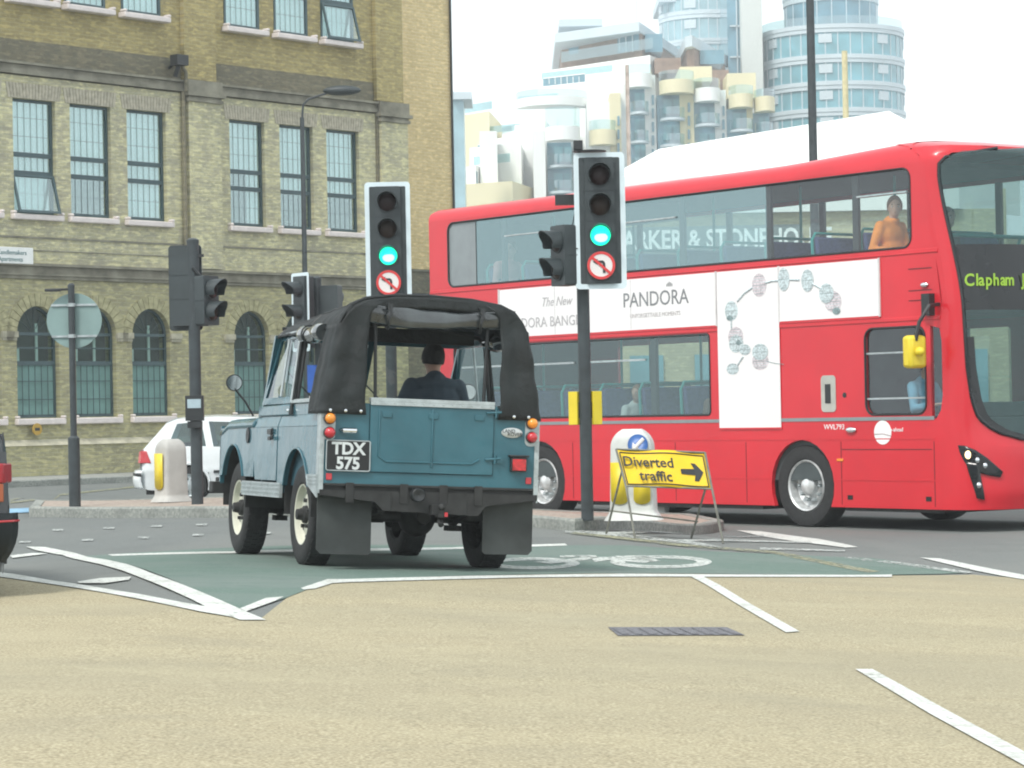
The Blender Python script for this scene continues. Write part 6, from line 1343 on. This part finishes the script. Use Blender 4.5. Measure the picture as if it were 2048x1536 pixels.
bal(bm_, 1250, 1304, 150, 178, YA-1.2, 2.2, 0, 132); bal(bm_, 1318, 1388, 163, 190, YA-1.2, 2.4, 1, 145); bal(bm_, 1388, 1440, 179, 206, YA-1.2, 2.2, 0, 160); bal(bm_, 1457, 1506, 191, 218, YA-1.2, 2.2, 1, 174); bal(bm_, 1507, 1549, 197, 226, YA-1, 2.4, 1, 182)
bal(bm_, 1090, 1160, 256, 284, YA-3.2, 2.6, 0, 218); bal(bm_, 1178, 1232, 262, 292, YA-2.3, 2, 1, 243); bal(bm_, 1032, 1176, 200, 218, YA+1, 4, 0, 186)
for x0, x1, ys_ in ((1260, 1298, (226, 284, 340)), (1320, 1370, (238, 291, 345)), (1390, 1440, (250, 303)), (1460, 1506, (261, 314)), (1510, 1546, (268, 320)), (1096, 1152, (332, 384)), (1180, 1232, (342, 392))):
    for y in ys_: bal(bm_, x0, x1, y, y+5, YA-1.3, 1.9, 3, y-21)
for b, x0, x1, y0, y1, of in (('A', 1122, 1306, 90, 111, .1), ('B', 1083, 1225, 138, 151, .1), ('C', 1036, 1115, 190, 206, .1), ('K', 915, 984, 208, 223, .1), ('F', 947, 1030, 366, 386, 3.5), ('D', 980, 1040, 250, 263, .1), ('F', 947, 1020, 310, 327, 3)): onface(bm_[2], b, x0, x1, y0, y1, of)
for nm, M_, mt_ in zip(('balcony', 'cream_balcony', 'balustrade', 'balcony_slab'), bm_, (FW, FC, GP, FG)): M_.build(nm, mt_, flats, smooth=40)
# round glass towers
def drum(root, pxc, rpx, ytop, ybot, Y, bands, gm, wins=36, top=True):
    c = P(pxc, (ytop+ybot)/2, Y); r = abs(P(pxc+rpx, ytop, Y).x-P(pxc, ytop, Y).x); zt_ = P(pxc, ytop, Y).z; zb_ = -2
    m = MB(); m.lathe([(r*.975, zb_), (r*.975, zt_), (0, zt_)], (c.x, Y, 0), 'z', 72); m.build('glazing', gm, root, smooth=30)
    m = MB()
    for (ya, yb) in bands:
        za, zb2 = P(pxc, yb, Y).z, P(pxc, ya, Y).z; m.lathe([(r*.97, za), (r, za), (r, za+(zb2-za)*.45), (r*1.012, za+(zb2-za)*.5), (r*1.012, zb2), (r*.97, zb2)], (c.x, Y, 0), 'z', 72)
    m.build('floor_band', FG, root, smooth=30)
    m = MB()
    for i in range(wins):
        q = 2*math.pi*(i+.5)/wins+.05; w_ = .06; m.T = Matrix.Translation((c.x, Y, 0)) @ Matrix.Rotation(q, 4, 'Z'); m.box(r*.97, r*.985, -w_, w_, 4, zt_-.2)
        if i % 5 == 0:
            for (ya, yb), (yc, yd) in zip(bands, bands[1:]): z1_ = P(pxc, yb+3, Y).z; z0_ = P(pxc, yb+20, Y).z; m.box(r*.97, r*.992, -.75, .75, z0_, z1_)
    m.T = None; m.build('mullion', FG, root, smooth=0)
    return c, r
YT = 300.0
tw = thing('glass_tower', 'round blue glazed tower with pale floor bands, behind the tall lamp column', 'building')
bands = [(y, y+16) for y in (68, 127, 179, 231, 283, 335)]
c_, r_ = drum(tw, 1665, 143, 68, 300, YT, bands, GA)
c2, r2 = drum(tw, 1662, 95, -8, 90, YT+1, [(-8, 14)], GBL, wins=20)
m = MB(); m.lathe([(r_*.99, P(1665, 68, YT).z), (r_*.99, P(1665, 52, YT).z)], (c_.x, YT, 0), 'z', 60); m.build('balustrade', GP, tw, smooth=30)
tw2 = thing('glass_tower', 'rounded tower with a wide grey cap beside its white lift shaft', 'building')
drum(tw2, 1408, 88, 4, 300, YT+20, [(-12, 8), (32, 48), (88, 100), (140, 152)], GT, wins=30)
m = MB(); pbox(m, 1318, 1500, -14, 2, YT+16, 14); m.build('roof_cap', FG, tw2)
m = MB(); pbox(m, 1490, 1532, -60, 900, YT-6, 12); m.build('lift_shaft', mat('shaft_render', (.60, .63, .60), .8), tw2, smooth=0)
m = MB(); pbox(m, 1462, 1492, -60, 900, YT-4, 10); 
m.build('stair_glazing', GBL, tw2, smooth=0); m = MB()
for y in (50, 112, 165, 220): pbox(m, 1460, 1493, y, y+3, YT-4.3, .4)
pbox(m, 1474, 1476, -60, 300, YT-4.3, .3); m.build('stair_rail', FG, tw2, smooth=0)
lb = thing('grey_penthouse', 'small grey rooftop block showing at the edge of the yellow brick block', 'building'); m = MB(); pbox(m, 905, 943, 184, 198, 250, 8); m.build('roof_slab', FG, lb, smooth=0); m = MB(); pbox(m, 908, 934, 198, 900, 251, 6); m.build('wall', GT, lb, smooth=0)
# long white roofed hall behind the bus; cream brick front below
YH = 62.0
hall = thing('white_roofed_hall', 'long low hall with a bright white roof rising above the bus', 'building')
HW = mat('white_roof_sheet', (.86, .88, .86), .5, var=.03, vs=.5); HB = brick('cream_brick', (.52, .48, .30), (.45, .41, .25), (.5, .47, .35), (.3, .28, .2), .3)
e0, e1 = P(1240, 345, YH), P(1318, 298, YH+7); rg = P(1778, 222, YH+7); re = P(1885, 281, YH+9); wz = P(1500, 400, YH).z
m = MB(); zt0 = wz+.6
m.add([(e0.x-.3, YH, zt0), (rg.x+.6, YH, zt0), tuple(rg), tuple(e1), (e0.x-.3, YH+14, zt0), (re.x+3, YH+14, zt0), (re.x+.9, YH+3, zt0), (rg.x, YH+9, rg.z-.02), (e1.x, YH+9, e1.z-.02), (e0.x-.3, YH, wz-.3), (rg.x+.6, YH, wz-.3), (re.x+.9, YH+3, wz-.3)],
      [(0, 1, 2, 3), (1, 6, 2), (6, 5, 7, 2), (3, 2, 7, 8), (0, 3, 8, 4), (4, 8, 7, 5), (9, 10, 1, 0), (10, 11, 6, 1)]); m.build('roof', HW, hall, smooth=0)
m = MB(); m.box(e0.x-6, re.x, YH+.2, YH+.5, -.3, wz-.3, 0)
m.build('wall', HB, hall, smooth=0); m = MB()
for i in range(9): x = e0.x-4.5+i*1.55; m.box(x, x+.75, YH+.12, YH+.19, 3.2, 4.9); m.box(x, x+.8, YH+.12, YH+.19, .6, 2.4)
m.build('window', GA, hall, smooth=0)
m = MB(); m.box(P(1250, 480, YH).x, P(1600, 480, YH).x, YH-.02, YH+.19, P(1400, 506, YH).z, P(1400, 452, YH).z); fs_ = tag(m.build('shop_fascia', mat('grey_fascia', (.14, .18, .18), .5), smooth=0), 'grey shop fascia with large white lettering seen through the upper deck windows', 'sign')
text_mb('A BARKER & STONEHOUSE', .62, TM(((P(1290, 480, YH).x+P(1560, 480, YH).x)/2, YH-.03, P(1400, 480, YH).z), (1, 0, 0), (0, 0, 1)), mat('white_letters', (.85, .88, .88), .5), 'lettering', fs_, sx=.76, bold=.015)
ter = thing('cream_terrace', 'cream brick terrace with sash windows seen through the bus front windows', 'building'); m = MB()
Y6 = 64.0; m.box(P(1868, 400, Y6).x, P(2012, 400, Y6).x, Y6, Y6+10, -.3, P(1950, 378, Y6).z); m.box(P(2012, 400, Y6).x, P(2400, 400, Y6).x, Y6+1, Y6+10, -.3, P(1950, 470, Y6).z); m.build('wall', HB, ter, smooth=0)
m = MB()
for i in range(10):
    for z in (.9, 3.2, 5.4):
        x = P(1868, 400, Y6).x+.4+i*1.0
        out_ = x+.6 > P(2012, 400, Y6).x
        if out_ and z > 4: continue
        y_ = Y6+1 if out_ else Y6; m.box(x, x+.5, y_-.04, y_+.02, z, z+1.4)
m.build('window', GA, ter, smooth=0)
# ================================================================== AIR
hz_ = MB(); hz_.box(-75, 135, -6, 345, -3, 62); hzo = hz_.build('haze', [], smooth=0); hzo['kind'] = 'stuff'
hm = bpy.data.materials.new('haze_air'); hm.use_nodes = True; hn = hm.node_tree; hn.nodes.clear(); ho = hn.nodes.new('ShaderNodeOutputMaterial'); hv = hn.nodes.new('ShaderNodeVolumePrincipled')
hv.inputs['Color'].default_value = (.93, .98, 1, 1); hv.inputs['Density'].default_value = .001; hn.links.new(hv.outputs[0], ho.inputs['Volume']); hzo.data.materials.append(hm)
